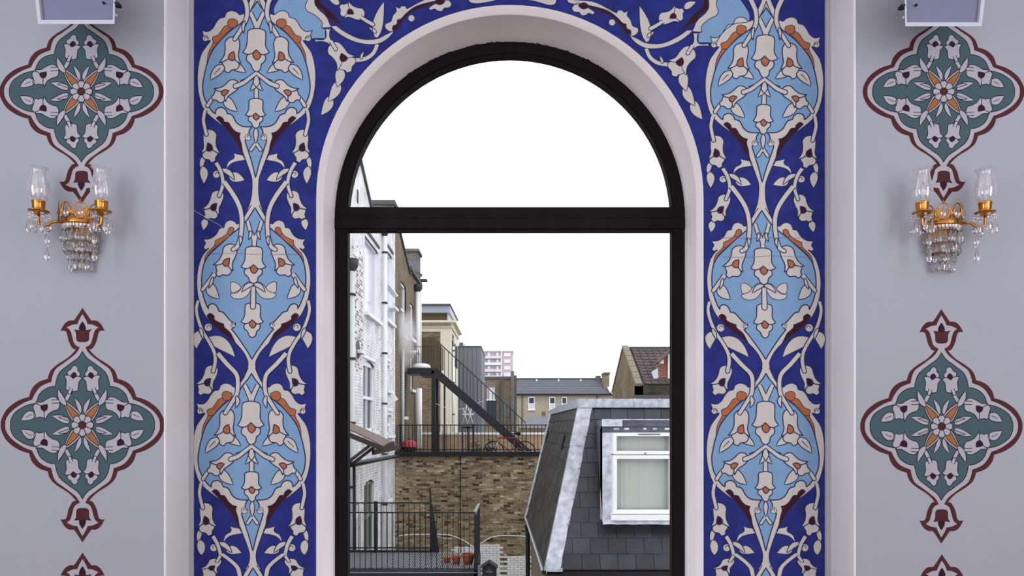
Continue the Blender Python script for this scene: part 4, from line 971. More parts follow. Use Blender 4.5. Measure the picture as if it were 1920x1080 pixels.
# --- ornate brick block with cream cornice
D = 34.0; cb = thing('corniced_building', 'brown brick block with cream cornice and pilaster behind the stair', 'building', (X_(815, D), D, -5))
xl, xr, back = X_(783, D), X_(843.5, D), 38.5
M_creamst = mat('cream_stone', (226, 220, 200), .8, noise=.06); M_wd = mat('bronze_cladding', (98, 84, 66), .7, noise=.15)
MB().box(xl-2, xr, D, back, -5, Z_(622, D)).build('wall', M_brown, cb)
mb = MB(); mb.box(xl-2, xr+.12, D-.12, back, Z_(615, D), Z_(606, D)); mb.box(xl-2, xr+.28, D-.28, back, Z_(606, D), Z_(602, D)); mb.box(xl-2, xr+.05, D-.05, back, Z_(622, D), Z_(615, D)); mb.build('cornice', M_creamst, cb)
me = MB().box(-.06, .06, -.1, 0, -.07, 0).mesh('dentil', mat('stone_shadow_brown', (150, 140, 120), .8))
for i in range(12): link('dentil', me, cb, (xl+.1+i*.125, D-.12, Z_(608, D)))
MB().box(X_(826, D), xr+.06, D-.07, D+.4, -5, Z_(622, D)).build('pilaster', M_creamst, cb)
MB().box(xr-.1, xr+.05, 36, 38.5, -5, Z_(622, D)).build('side_pilaster', M_creamst, cb)
for i in range(8): MB().box(X_(787.5+i*4.3, D), X_(789+i*4.3, D), D-.05, D, Z_(690, D), Z_(632, D)).build('fin', mat('dark_brick_fin', (98, 82, 66), .9), cb)
MB().box(xl-2, X_(840, D), D+.1, back, Z_(602, D), Z_(587, D)).build('penthouse_wall', M_wd, cb)
mb = MB(); mb.box(xl-2, X_(844, D), D-.15, back+.2, Z_(587, D), Z_(574, D)); mb.box(X_(838, D), X_(841, D), D, back, Z_(602, D), Z_(586, D)); mb.build('penthouse_fascia', mat('blue_grey_metal', (168, 174, 190), .5), cb)
MB().box(xl-2, X_(845.5, D), D-.25, back+.3, Z_(574, D), Z_(571, D)).build('penthouse_roof', M_coping, cb)
mb = MB(); mb.box(X_(803, D), X_(815, D), D+1, D+2, Z_(571, D), Z_(566, D)); mb.build('roof_hatch', M_render, cb)
for y in (34.9, 36.0, 37.1): MB().box(xr, xr+.1, y, y+.5, Z_(680, D), Z_(635, D)).build('side_window', M_darkglass, cb)
pipe(851, 34, 650, 850, .05, M_sash, 'white vertical pipe beside the grey clad block', brackets=True, x=X_(850.5, 34))

# --- grey clad block
D = 40; gb = thing('grey_clad_building', 'plain grey metal clad block with vertical seams', 'building', (X_(880, D), D, -5))
M_clad = mat('grey_zinc', (122, 126, 136), .6, noise=.05)
xa, xb = X_(853, D), X_(902, D)
for i in range(6):
    a = xa+(xb-xa)*i/6; MB().box(a+.008, a+(xb-xa)/6-.008, D, D+.06, -5, Z_(651, D)).build('panel', M_clad, gb)
mb = MB(); mb.box(xa, xb, D+.06, D+6, -5, Z_(651, D)); mb.box(xa-.05, xb+.03, D-.03, D+6, Z_(651, D), Z_(648.5, D)); mb.build('body', mat('grey_zinc_dark', (96, 100, 110), .6), gb)
mb = MB(); mb.box(X_(866, D), X_(870, D), D+1, D+1.5, Z_(651, D), Z_(640, D)); mb.box(X_(877, D), X_(890, D), D+1, D+2, Z_(651, D), Z_(645, D)); mb.build('roof_vent', M_render, gb)
th = thing('rooftop_chimneys', 'small pale chimneys on the ridge between the corniced and grey blocks', 'chimney', (X_(862, 44), 44, 4))
MB().box(X_(855, 44), X_(861, 44), 44, 45, -5, Z_(622, 44)).build('stack', M_render, th); MB().box(X_(862, 44), X_(868, 44), 44, 45, -5, Z_(642, 44)).build('stack', M_grbrick, th)

# --- far tower block
D = 218; tb = thing('tower_block', 'distant pink and white high rise flats on the skyline', 'building', (X_(932, D), D, -5))
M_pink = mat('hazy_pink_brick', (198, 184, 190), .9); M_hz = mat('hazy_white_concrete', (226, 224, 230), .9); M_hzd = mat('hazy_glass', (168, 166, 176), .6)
MB().box(X_(902, D), X_(962, D), D, D+12, -5, Z_(657, D)).build('core', M_pink, tb)
MB().box(X_(902, D), X_(963, D), D-.5, D+12, Z_(659, D), Z_(656.5, D)).build('roof_edge', M_hz, tb)
MB().box(X_(939, D), X_(941.5, D), D-.4, D, -5, Z_(657, D)).build('stair_strip', M_hz, tb)
for r in range(4):
    y = 661+r*12.5
    MB().box(X_(904, D), X_(937, D), D-.2, D, Z_(y+6, D), Z_(y, D)).build('window_band', M_hzd, tb)
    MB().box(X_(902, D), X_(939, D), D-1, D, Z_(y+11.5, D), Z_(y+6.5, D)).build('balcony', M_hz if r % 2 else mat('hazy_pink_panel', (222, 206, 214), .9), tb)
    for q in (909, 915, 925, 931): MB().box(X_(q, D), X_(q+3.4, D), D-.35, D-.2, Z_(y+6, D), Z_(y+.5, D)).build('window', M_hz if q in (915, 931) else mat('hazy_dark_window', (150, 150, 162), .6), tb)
    MB().box(X_(945, D), X_(957, D), D-.3, D, Z_(y+7.5, D), Z_(y+1, D)).build('window', M_hz, tb)

# --- mid distance brick block with arched gate
D = 55; mbk = thing('mid_brick_building', 'weathered brown brick yard building with arched doorway', 'building', (X_(932, D), D, -5))
MB().box(X_(900, D), X_(962, D), D, D+6, -5, Z_(708, D)).build('wall', brickmat('weathered_brick', (150, 130, 110), (120, 104, 90), (140, 130, 118), 'xz', dirt=.4, dscale=.6), mbk)
MB().box(X_(958, D), X_(964, D), D-.3, D+1, -5, Z_(696, D)).build('chimney', M_grbrick, mbk); MB().box(X_(964, D), X_(969, D), D+.3, D+1.5, -5, Z_(703, D)).build('chimney', M_grbrick, mbk)
MB().box(X_(902, D), X_(962, D), D-.1, D, Z_(711, D), Z_(706, D)).build('coping', M_coping, mbk)
arc = [(X_(941, D), Z_(782, D)), (X_(941, D), Z_(757, D))]+[(X_(948+7*math.cos(math.pi-math.pi*i/8), D), Z_(757-7*math.sin(math.pi*i/8), D)) for i in range(9)]+[(X_(955, D), Z_(782, D))]
MB().prism([(x, D-.04, z) for x, z in arc], (0, .04, 0)).build('arched_door', mat('grey_green_door', (104, 110, 112), .7), mbk)
MB().box(X_(914, D), X_(928, D), D-.06, D, Z_(749, D), Z_(727, D)).build('window', M_lite, mbk)
MB().box(X_(912, D), X_(930, D), D-.05, D, Z_(790, D), Z_(752, D)).build('window', M_darkglass, mbk)
mb = MB(); mb.box(X_(912, D), X_(930, D), D-.12, D-.04, Z_(751, D), Z_(749, D)); mb.box(X_(920, D), X_(921.5, D), D-.1, D-.04, Z_(749, D), Z_(727, D)); mb.build('window_frame', M_sash, mbk)
for px in (935, 939.5): MB().box(X_(px, D), X_(px+1.6, D), D-.3, D-.1, -5, Z_(714, D)).build('pipe', M_coping, mbk)

# --- pale brick terrace across the back
D = 80; pb = thing('pale_brick_terrace', 'long pale brick terrace with slate roof in the distance', 'building', (X_(1055, D), D, -5))
MB().box(X_(966, D), X_(1150, D), D, D+8, -5, Z_(739, D)).build('wall', brickmat('pale_gault_brick', (176, 166, 146), (160, 150, 130), (172, 166, 154), 'xz', dirt=.15, dscale=.4), pb)
mb = MB(); vs = [PX(964, 740, D-.3), PX(1148, 740, D-.3), PX(1132, 711, D+3.5), PX(966, 711, D+3.5)]
sl = vs; mb.prism(sl, (0, .1, -.1)); mb.build('roof', M_slate_far, pb)
mb = MB()
for i in range(9):
    t = (i+.5)/9; a = vs[0]*(1-t)+vs[3]*t; b_ = vs[1]*(1-t)+vs[2]*t; mb.bar(a+Vector((0, -.06, .03)), b_+Vector((0, -.06, .03)), .06, .04)
mb.build('slate_lines', mat('slate_edge', (84, 88, 98), .8), pb, kind='stuff')
MB().box(X_(966, D+3.5), X_(1133, D+3.5), D+3.4, D+3.7, Z_(712, D+3.5), Z_(709, D+3.5)).build('ridge', M_coping, pb)
MB().box(X_(966, D), X_(1149, D), D-.4, D-.25, Z_(741, D), Z_(738.5, D)).build('gutter', M_iron, pb)
for px in (1008, 1051, 1094): MB().box(X_(px-1.5, D), X_(px+1.5, D), D+3, D+3.3, Z_(716, D+3), Z_(711, D+3)).build('roof_vent', M_render, pb)
for px, w_ in ((990.5, 12), (1030, 11), (1053, 10)):
    fr = MB().box(X_(px, D), X_(px+w_, D), D-.06, D, Z_(767, D), Z_(744, D)).build('window', M_sash, pb)
    MB().box(X_(px+1.5, D), X_(px+w_-1.5, D), D-.09, D-.05, Z_(756, D), Z_(746, D)).build('pane', M_darkglass, fr)
    MB().box(X_(px+1.5, D), X_(px+w_-1.5, D), D-.09, D-.05, Z_(765.5, D), Z_(757.5, D)).build('pane', M_lite, fr)
    MB().box(X_(px-1.5, D), X_(px+w_+1.5, D), D-.2, D, Z_(769.5, D), Z_(767.5, D)).build('sill', M_sash, pb)
for px in (978.5, 1119): MB().box(X_(px, D), X_(px+1, D), D-.15, D, -5, Z_(741, D)).build('pipe', M_iron, pb)
MB().box(X_(1135, D), X_(1145, D), D+1, D+3, Z_(735, D), Z_(701, D)).build('chimney', M_brown, pb); MB().box(X_(1134, D), X_(1146, D), D+.9, D+3.1, Z_(701, D), Z_(697, D)).build('chimney_cap', M_coping, pb)
MB().box(X_(1124, D), X_(1133, D), D+3, D+4, Z_(712, D), Z_(701, D)).build('chimney', M_grbrick, pb)
MB().bar(PX(1133, 711, D+3.4), PX(1146, 735, D-.3), .3, .15).build('verge', M_sash, pb)
# low slate roof in front of it
D = 50; th = thing('low_shed_roof', 'low blue grey slate lean-to roof below the pale terrace', 'roof', (X_(1010, D), D, -3))
MB().prism([PX(975, 802, D-2), PX(1050, 802, D-2), PX(1050, 780, D), PX(990, 780, D)], (0, .1, -.1)).build('roof', M_slate_far, th)
MB().box(X_(975, D-2), X_(1050, D-2), D-2, D+1, -5, Z_(803, D-2)).build('wall', M_brown, th)
MB().box(X_(1016, D), X_(1023, D), D, D+.6, Z_(784, D), Z_(772, D)).build('chimney', M_brown, th)

# --- gabled house on the right
y1, y2 = 30.0, 36.9; Xg = 5.06; gh = thing('gabled_house', 'brown brick gabled house with ribbed tile roof at the right', 'building', (Xg+2, 33, -5))
ym = 33.4; zr = EYE+3.46; ze = EYE+1.67; XE = 9.5
M_gable = brickmat('gable_brick', (142, 122, 96), (112, 96, 78), (138, 128, 110), 'yz', dirt=.3)
mb = MB(); pts = [(y1, -5), (y1, ze), (ym, zr), (y2, ze-.0), (y2, -5)]
mb.prism([(Xg, y, z) for y, z in pts], (.3, 0, 0)); mb.build('gable_wall', M_gable, gh)
MB().box(Xg, XE, y1, y1+.3, -5, ze).build('front_wall', brickmat('mossy_dark_brick', (78, 74, 60), (58, 54, 48), (84, 80, 68), 'xz', dirt=.5, dscale=2), gh)
MB().box(Xg+.3, XE, y2-.3, y2, -5, ze).build('back_wall', M_brown, gh)
MB().prism([(Xg+.05, y1, ze-.02), (Xg+.05, ym, zr-.02), (Xg+.05, y2, ze-.02)], (XE-Xg, 0, 0)).build('roof_deck', M_coping, gh)
M_stone = mat('mossy_coping_stone', (128, 124, 106), .9, noise=.2)
nC = 7
for i in range(nC):
    a = i/nC+.006; b2 = (i+1)/nC-.006; p = Vector((Xg+.1, y1-.15, ze+.0)); q = Vector((Xg+.1, ym, zr+.12)); MB().bar(p*(1-a)+q*a, p*(1-b2)+q*b2, .27, .12, up=(0, -.5, 1)).build('coping_stone', M_stone, gh)
MB().bar((Xg+.1, y2, ze+.05), (Xg+.1, ym, zr+.12), .27, .12).build('coping_stone', M_stone, gh)
M_tile = mat('ribbed_purple_tile', (86, 76, 78), .8, rnd=.18)
sl_ = Vector((0, ym-y1, zr-ze)); nr = 12; up_ = sl_.normalized(); nrm = Vector((0, -up_.z, up_.y)); ln = sl_.length/nr
Mx = Matrix((( 1, 0, 0), (0, up_.y, nrm.y), (0, up_.z, nrm.z)))
tm = MB(); vs = []
for zz in (0, 1):
    pass
tm.box(-.14, .14, -.02, ln+.02, .01, .045); tm.box(-.15, -.08, -.02, ln+.02, .04, .07)
tme = tm.mesh('tile', M_tile)
for v in tme.vertices: v.co = Mx @ (v.co+Vector((0, 0, .03*(1-v.co.y/ln))))
tme.update(); nc = int((XE-Xg-.4)/.3)
for r in range(nr):
    for c in range(nc):
        p = Vector((Xg+.5+c*.3, y1, ze))+sl_*(r/nr); link('tile', tme, gh, p)
MB().bar((Xg, ym, zr+.05), (XE, ym, zr+.05), .25, .12).build('ridge', M_coping, gh)
# lead cheeked skylight and red chimney
D = 30.5; M_red = brickmat('red_brick', (150, 78, 62), (122, 62, 52), (150, 130, 118), 'xz', dirt=.25)
th = thing('red_brick_gable', 'red brick gable with white trim cut off by the right window frame', 'building', (X_(1262, D), D, 2))
MB().prism([PX(1235, 723, D), PX(1300, 723, D), PX(1300, 640, D), PX(1262, 655, D), PX(1243, 672, D), PX(1235, 690, D)], (0, 1.2, 0)).build('wall', M_red, th)
MB().bar(PX(1232, 681, D-.15), PX(1280, 634, D-.15), .4, .1).build('verge', mat('brown_verge', (104, 88, 78), .8), th)
mb = MB(); mb.box(X_(1237, D), X_(1244, D), D-.04, D, Z_(682, D), Z_(675, D)); mb.box(X_(1252, D), X_(1257, D), D-.06, D, Z_(725, D), Z_(664, D)); mb.box(X_(1252, D), X_(1290, D), D-.05, D, Z_(676, D), Z_(664, D)); mb.box(X_(1258, D), X_(1290, D), D-.05, D, Z_(722, D), Z_(716, D)); mb.build('white_trim', M_sash, th)
MB().box(X_(1259, D), X_(1290, D), D-.04, D, Z_(714, D), Z_(680, D)).build('pane', M_darkglass, th)
mb = MB(); mb.prism([PX(1222, 697, D), PX(1234, 690, D), PX(1235, 722, D-.1), PX(1230, 724, D-.1)], (0, .2, 0)); mb.build('lead_cheek', mat('pale_lead', (196, 202, 214), .5), th)
mb = MB(); mb.box(X_(1187, 29.5), XE, 29.3, 29.6, -5, Z_(741, 29.5)); mb.build('garden_wall', M_coping, gh)
# ------------------------------------------------------------------ slate mansard roof with dormer
M_slate = mat('blue_black_slate', (44, 46, 54), .36, noise=.4, nscale=6, rnd=.42, bump=.3, bscale=25, spec=.5)
M_slate2 = mat('brown_black_slate', (60, 57, 53), .55, noise=.45, nscale=4, rnd=.42, bump=.3, bscale=25, spec=.3)
M_lead = mat('weathered_lead', (188, 193, 203), .5, noise=.42, nscale=9, bump=.6, bscale=9, spec=.4)
M_leadd = mat('dark_lead', (86, 90, 102), .5, noise=.35, nscale=7, bump=.4, bscale=12, spec=.4)
M_upvc = mat('white_window_plastic', (240, 242, 243), .3, spec=.5)
ms = thing('mansard_roof', 'slate hung mansard roof with lead hip and dormer at lower right', 'roof', (2.4, 12, -5))
zb, zt = EYE-2.3, EYE+.36
def lerpv(a, b, t): return Vector(a)*(1-t)+Vector(b)*t
N0, N1 = Vector((.59, 12, zb)), Vector((1.22, 12.95, zt)); F0, F1 = Vector((.45, 19.2, zb)), Vector((1.14, 20.3, zt)); RX = 5.0
def front(x, v): return Vector((x, 12+.95*v, zb+(zt-zb)*v))
def left(y, v):
    n = lerpv(N0, N1, v); f = lerpv(F0, F1, v); t = (y-n.y)/(f.y-n.y); return n*(1-t)+f*t
def slates(par, fn, lo, hi, nr, wd, nrm, m, skip=None, lim=300):
    nrm = Vector(nrm).normalized(); cnt = 0
    for r in range(nr):
        v0, v1 = r/nr, min(1, (r+1)/nr+.012); a = min(lo(v0), lo(v1)); x = math.floor(a/wd)*wd+(wd/2 if r % 2 else 0)-wd
        while x < hi(v1):
            x0, x1 = x+.004, x+wd-.004; x += wd
            b0, b1 = max(x0, lo(v0)), min(x1, hi(v0)); t0, t1 = max(x0, lo(v1)), min(x1, hi(v1))
            if b1-b0 < .03 and t1-t0 < .03: continue
            b1 = max(b1, b0); t1 = max(t1, t0)
            if skip:
                k = skip(b0, b1, v0, v1)
                if k is None: continue
                b0, b1, t0, t1 = (k[0], k[1], max(t0, k[0]), min(t1, k[1])) if k != True else (b0, b1, t0, t1)
                if t1 <= t0: continue
            base_ = [fn(b0, v0), fn(b1, v0), fn(t1, v1), fn(t0, v1)]; up = random.uniform(.018, .024)
            top = [base_[0]+nrm*up, base_[1]+nrm*up, base_[2]+nrm*.008, base_[3]+nrm*.008]; low = [p-nrm*.004 for p in base_]
            mb = MB(); mb.add(low+top, [(0, 1, 2, 3), (4, 5, 6, 7), (0, 1, 5, 4), (1, 2, 6, 5), (2, 3, 7, 6), (3, 0, 4, 7)])
            mb.build('slate', m, par); cnt += 1
    return cnt
dx0, dx1 = X_(1129, 12), 3.75           # dormer side edges
def dskip(b0, b1, v0, v1):
    z0 = zb+(zt-zb)*v0
    inz = EYE+(800-980)*12/F < z0+.12 and z0 < EYE+(800-796)*12.3/F-.05
    if not inz or b1 < dx0 or b0 > dx1: return True
    if b0 >= dx0 and b1 <= dx1: return None
    return (b0, min(b1, dx0)) if b0 < dx0 else (max(b0, dx1), b1)
fslope = thing('x', None, None, (0, 0, 0)); bpy.data.objects.remove(fslope)
MB().prism([front(.7, 0)+Vector((0, .03, 0)), front(RX, 0)+Vector((0, .03, 0)), front(RX, 1)+Vector((0, .03, 0)), front(1.3, 1)+Vector((0, .03, 0))], (0, .03, -.02)).build('front_slope', M_coping, ms)
ls = MB().prism([N0+Vector((.03, 0, 0)), F0+Vector((.03, 0, 0)), F1+Vector((.03, 0, 0)), N1+Vector((.03, 0, 0))], (.03, 0, -.01)).build('side_slope', M_coping, ms)
print('front', slates(ms, front, lambda v: N0.x+(N1.x-N0.x)*v+.02, lambda v: RX, 11, .29, (0, -2.66, .95), M_slate, dskip))
print('side', slates(ls, left, lambda v: N0.y+.95*v+.02, lambda v: F0.y+1.1*v-.02, 11, .36, (-2.66, 0, .63), M_slate2))
# hip flashing in overlapping lengths with dressed joints
nf = Vector((0, -2.66, .95)).normalized(); nl = Vector((-2.66, 0, .63)).normalized(); hv = (N1-N0)
for i in range(3):
    a, b_ = (0, .42, .75)[i]-.01, (.42, .75, 1.02)[i]+.015
    p, q = N0+hv*a, N0+hv*b_; wf, wl = .215, .07; e = .034-.006*(i % 2)
    c = [p+Vector((wf, 0, 0))+nf*e, p+nf*e+nl*e, p+Vector((0, wl*2, 0))+nl*e]; d = [q+Vector((wf, 0, 0))+nf*e, q+nf*e+nl*e, q+Vector((0, wl*2, 0))+nl*e]
    mb = MB(); n = 10; vs = []
    for k in range(n+1):
        t = k/n; w_ = random.uniform(-.008, .008)
        for j in range(3): vs.append(c[j]*(1-t)+d[j]*t+(Vector((w_, 0, 0)) if j == 0 else Vector((0, 0, 0)))+nf*random.uniform(-.002, .003))
        vs.append(p*(1-t)+q*t+Vector((wf+w_, 0, 0))-nf*.0)
    fs = []
    for k in range(n):
        o_ = 4*k; fs += [(o_, o_+1, o_+5, o_+4), (o_+1, o_+2, o_+6, o_+5), (o_+3, o_, o_+4, o_+7)]
    mb.add(vs, fs, 0, False); mb.build('hip_flashing', M_lead, ms, fix=False)
for t in (.80, .60, .41, .26, .18 if 0 else .3):
    p = N0+hv*t+Vector((.2, 0, 0))+nf*.04; MB().lathe([(0, .02), (.02, .012), (.024, 0), (0, -.02)], p, 8).build('flashing_clip', M_lead, ms)
p = N0+hv*.02; MB().box(p.x-.02, p.x+.24, 11.93, 12.02, zb-.05, zb+.03).build('hip_foot', M_lead, ms)
# top lead capping and flat roof
mb = MB(); z0, z1 = zt-.03, EYE+(800-748)*12.9/F; mb.box(N1.x-.03, RX, 12.88, 13.1, z0, z1); mb.build('top_flashing', M_lead, ms)
mb = MB(); mb.prism([(N1.x-.05, 12.9, z0), (F1.x-.05, 20.3, z0), (F1.x-.05, 20.3, z0+.13), (N1.x-.05, 12.9, z1)], (.25, 0, 0)); mb.build('top_flashing', M_lead, ms)
MB().box(N1.x+.05, RX, 13, 20.3, zt, zt+.06).build('flat_roof', M_leadd, ms)
for px in (1134, 1190, 1236): x = X_(px, 12.9); MB().box(x-.015, x+.015, 12.87, 12.88, z0, z1+.01).build('lead_roll', M_lead, ms)
MB().box(N1.x+.1, RX, 12.93, 12.96, zt-.03, zt-.02).build('slate_head', M_leadd, ms)
# eaves gutters and the wall below
MB().box(N0.x, RX, 11.93, 12.05, zb-.14, zb-.02).build('gutter', M_iron, ms)
mb = MB(); mb.bar(N0+Vector((-.03, 0, -.04)), F0+Vector((-.03, 0, -.04)), .07, .07); mb.build('side_gutter', M_iron, ms)
mb = MB(); mb.bar(N0+Vector((-.075, 0, .0)), F0+Vector((-.07, 0, .0)), .025, .03); mb.build('gutter_lip', M_lead, ms)
MB().bar(F0+Vector((-.03, .02, 0)), F1+Vector((-.03, .02, 0)), .05, .05).build('far_verge', M_lead, ms)
M_timber = mat('tan_boarding', (150, 132, 112), .8, noise=.15, nscale=3, stretch=(1, 1, .2))
for i in range(9):
    y0 = 12.1+i*.78; MB().box(.55, .62, y0, y0+.77, -5, zb-.02).build('board', M_timber, ms)
MB().box(.62, RX, 12.1, 19.2, -5, zb-.03).build('wall_below', M_timber, ms)
th = thing('downpipe', 'black downpipe dropping from the far eaves of the mansard roof', 'pipe', (.47, 19.1, -5))
MB().tube([(.46, 19.15, -5), (.46, 19.15, zb-.05)], .06, 10).build('pipe', M_iron, th); MB().tube([(.46, 19.15, zb-.3), (.46, 19.15, zb-.22)], .08, 10).build('collar', M_iron, th)
for (y, v) in ((19.2, .82), (14.2, .80)):
    p = left(y, v); q = left(y+.22, v-.0); r_ = left(y, v-.1); s_ = left(y+.22, v-.1); mb = MB(); mb.prism([a+nl*.03 for a in (p, q, s_, r_)], nl*.01); mb.build('vent_slot', M_iron, ls)
# dormer
zdt = EYE+(800-787)*12/F; zdb = EYE+(800-984)*12/F; yD = 11.97
dm = MB(); dm.prism([(dx0, yD, zdb+.15), (dx0, yD, zdt-.02), (dx0, 13.0, zdt-.02)], (.1, 0, 0)); dm.prism([(dx1, yD, zdb+.15), (dx1, yD, zdt-.02), (dx1, 13.0, zdt-.02)], (.1, 0, 0)); dorm = dm.build('dormer', M_leadd, ms)
xw0 = X_(1147, yD); xw1 = 3.6
mb = MB(); mb.box(dx0, xw0, yD-.01, yD+.3, zdb+.06, EYE+(800-803)*yD/F); mb.box(xw1, dx1+.1, yD-.01, yD+.3, zdb+.06, EYE+(800-803)*yD/F); mb.build('lead_jamb', M_lead, dorm)
mb = MB(); mb.box(dx0-.01, dx1+.12, yD-.04, 12.9, EYE+(800-799)*yD/F, zdt); mb.build('dormer_roof', M_leadd, dorm)
mb = MB(); mb.box(dx0-.012, X_(1166, yD), yD-.05, yD-.03, EYE+(800-799.5)*yD/F, zdt+.003); mb.build('lead_patch', M_lead, dorm)
mb = MB(); mb.box(dx0-.01, dx1+.12, yD-.052, yD-.04, zdt-.006, zdt+.008); mb.build('lead_drip', M_lead, dorm)
mb = MB(); mb.box(dx0, dx1+.1, yD-.015, yD+.2, EYE+(800-811)*yD/F, EYE+(800-799)*yD/F)
mb.build('soffit', M_leadd, dorm)
mb = MB()
for px in (1150, 1170, 1206, 1224, 1246, 1262): mb.box(X_(px, yD), X_(px+random.uniform(6, 12), yD), yD-.022, yD-.01, EYE+(800-806)*yD/F, EYE+(800-802)*yD/F)
mb.build('lead_scallop', M_lead, dorm)
zf0, zf1 = EYE+(800-964)*yD/F, EYE+(800-810)*yD/F
z_t0, z_t1 = EYE+(800-851)*yD/F, EYE+(800-853)*yD/F
mw = MB().box(xw0+.005, xw1, yD+.05, yD+.12, zf0, zf1)
fm = MB(); y0, y1 = yD-.03, yD+.05
def fr_(mb, x0, x1, z0, z1, t, y0, y1):
    mb.box(x0, x0+t, y0, y1, z0, z1); mb.box(x1-t, x1, y0, y1, z0, z1); mb.box(x0+t, x1-t, y0, y1, z1-t, z1); mb.box(x0+t, x1-t, y0, y1, z0, z0+t)
xm = (xw0+xw1)/2
fr_(fm, xw0, xw1, zf0, zf1, .045, y0+.02, y1); fm.box(xw0, xw1, y0+.02, y1, z_t0-.01, z_t1+.0); fm.box(xm-.03, xm+.03, y0+.02, y1, zf0, zf1)
wf = fm.build('window_frame', M_upvc, dorm)
for a, b_ in ((xw0+.02, xm-.01), (xm+.01, xw1-.02)):
    c = MB(); fr_(c, a, b_, z_t1+.01, zf1-.012, .055, y0, y1-.01); c.build('top_casement', M_upvc, dorm)
    c = MB(); fr_(c, a, b_, zf0+.012, z_t0-.02, .06, y0, y1-.01); c.build('lower_casement', M_upvc, dorm)
    MB().box(a+.4, a+.75, y0-.01, y0, zf1-.042, zf1-.028).build('trickle_vent', M_piped, dorm)
    MB().box(a+.5, a+.52, y0-.02, y0, z_t1+.02, z_t1+.035).build('latch', M_piped, dorm)
MB().box(xw0, xw1, y0+.012, y1, z_t0-.016, z_t0+.002).build('shadow_gap', M_iron, dorm)
gl = glassmat('dormer_glass', (.99, .995, .99), .9)
MB().box(xw0+.05, xw1-.05, yD+.0, yD+.006, zf0+.05, zf1-.04).build('pane', gl, dorm)
M_net = mat('greenish_net_curtain', (190, 196, 190), .9, noise=.05, nscale=3)
mb = MB(); n = 120; vs = []
for i in range(n+1):
    x = xw0+.03+(xw1-xw0-.06)*i/n; y = yD+.10+.006*math.sin(i*.35)+.003*math.sin(i*1.3)
    vs += [(x, y, zf0+.02), (x, y, zf1-.02)]
mb.add(vs, [(2*i, 2*i+1, 2*i+3, 2*i+2) for i in range(n)], 0, True); mb.build('net_curtain', M_net, dorm, fix=False)
MB().box(xw0, xw1, yD+.2, yD+.22, zf0, zf1).build('room_dark', M_piped, dorm)
MB().box(xw0-.02, xw1+.05, yD-.09, yD+.05, zf0-.09, zf0-.005).build('sill', M_upvc, dorm)
mb = MB(); vs = []; n = 30
for i in range(n+1):
    x = dx0+(dx1+.05-dx0)*i/n; w_ = random.uniform(-.006, .006); vs += [(x, yD-.04, zf0-.08), (x, yD-.07, zdb+.02+w_)]
mb.add(vs, [(2*i, 2*i+1, 2*i+3, 2*i+2) for i in range(n)]); mb.box(dx0, dx1+.05, yD-.03, yD+.1, zdb+.05, zf0-.09); mb.build('lead_apron', M_lead, dorm, fix=False)

# ------------------------------------------------------------------ small canopy at the lower left
M_board = mat('weathered_brown_board', (112, 96, 92), .7, noise=.15, nscale=6); M_boardd = mat('dark_stained_timber', (62, 52, 48), .7, noise=.2)
cn = thing('canopy', 'small brown boarded canopy on struts at the lower left of the view', 'canopy', (-3.1, 14, EYE-.8))
bk = [(560, 765), (600, 775), (655, 791.5), (683, 803), (709, 815), (737, 829)]; ft = [(540, 765), (585, 782), (643, 800), (664, 808), (690, 820), (717, 835)]
for i in range(5):
    d0, d1 = 14.0, 14.7; a, b_ = bk[i], bk[i+1]; c, d = ft[i+1], ft[i]
    P = [PX(a[0]+.4, a[1], d1), PX(b_[0]-.4, b_[1], d1), PX(c[0]-.4, c[1], d0), PX(d[0]+.4, d[1], d0)]
    if i < 2: P = [Vector((max(q.x, LX), q.y, q.z)) for q in P]
    MB().prism(P, (0, -.01, -.03)).build('board', M_board, cn)
MB().bar(PX(600, 793, 13.97), PX(717, 841, 13.97), .05, .09).build('front_beam', M_boardd, cn); MB().bar(PX(712, 842, 14.0), PX(738, 833, 14.7), .05, .12).build('end_beam', M_boardd, cn)
MB().bar(PX(640, 876, 14.05), PX(694, 835, 14.05), .055, .055).build('strut', M_boardd, cn); MB().bar(PX(650, 878, 14.5), PX(702, 838, 14.5), .055, .055).build('strut', M_boardd, cn)
MB().bar(PX(700, 848, 14.5), PX(748, 838, 17.5), .06, .1).build('rear_beam', M_boardd, cn)
th = thing('waste_pipe', 'black pipe sloping from the canopy strut to the terrace corner', 'pipe', tuple(PX(700, 862, 19)))
MB().tube([PX(652, 871, 14.4), PX(664, 870, 14.6), PX(746, 855, 23.8)], .055, 8).build('pipe', M_iron, th)
MB().tube([PX(664, 871, 14.6), PX(666, 1200, 14.6)], .03, 8).build('branch', M_iron, th)

# ------------------------------------------------------------------ lower steel balcony
zb_ = EYE-2.27; xe = -.56
lb = thing('steel_balcony', 'black steel balcony deck with slatted floor at the bottom left', 'balcony', (-2, 12.7, zb_))
M_slat = mat('galvanised_slat', (122, 124, 130), .5, noise=.1)
mb = MB(); x = LX+.02
while x < xe: mb.box(x, x+.018, 12.0, 13.5, zb_-.03, zb_); x += .034
mb.build('slatted_floor', M_slat, lb, kind='stuff')
MB().box(LX, xe+.03, 11.9, 11.98, zb_-.19, zb_-.02).build('front_beam', M_steel, lb); MB().box(LX, xe+.03, 11.88, 11.9, zb_-.06, zb_-.045).build('front_trim', M_slat, lb)
MB().box(LX, X_(808, 13.5), 13.5, 13.58, zb_-.06, zb_+.03).build('back_beam', M_steel, lb); MB().box(xe-.02, xe+.03, 11.95, 13.5, zb_-.19, zb_).build('side_beam', M_steel, lb)
MB().prism([PX(806, 946, 13.5), PX(811, 946, 13.5), PX(824, 1038, 13.5), PX(806, 1038, 13.5)], (0, .02, 0)).build('gusset_plate', M_steel, lb)
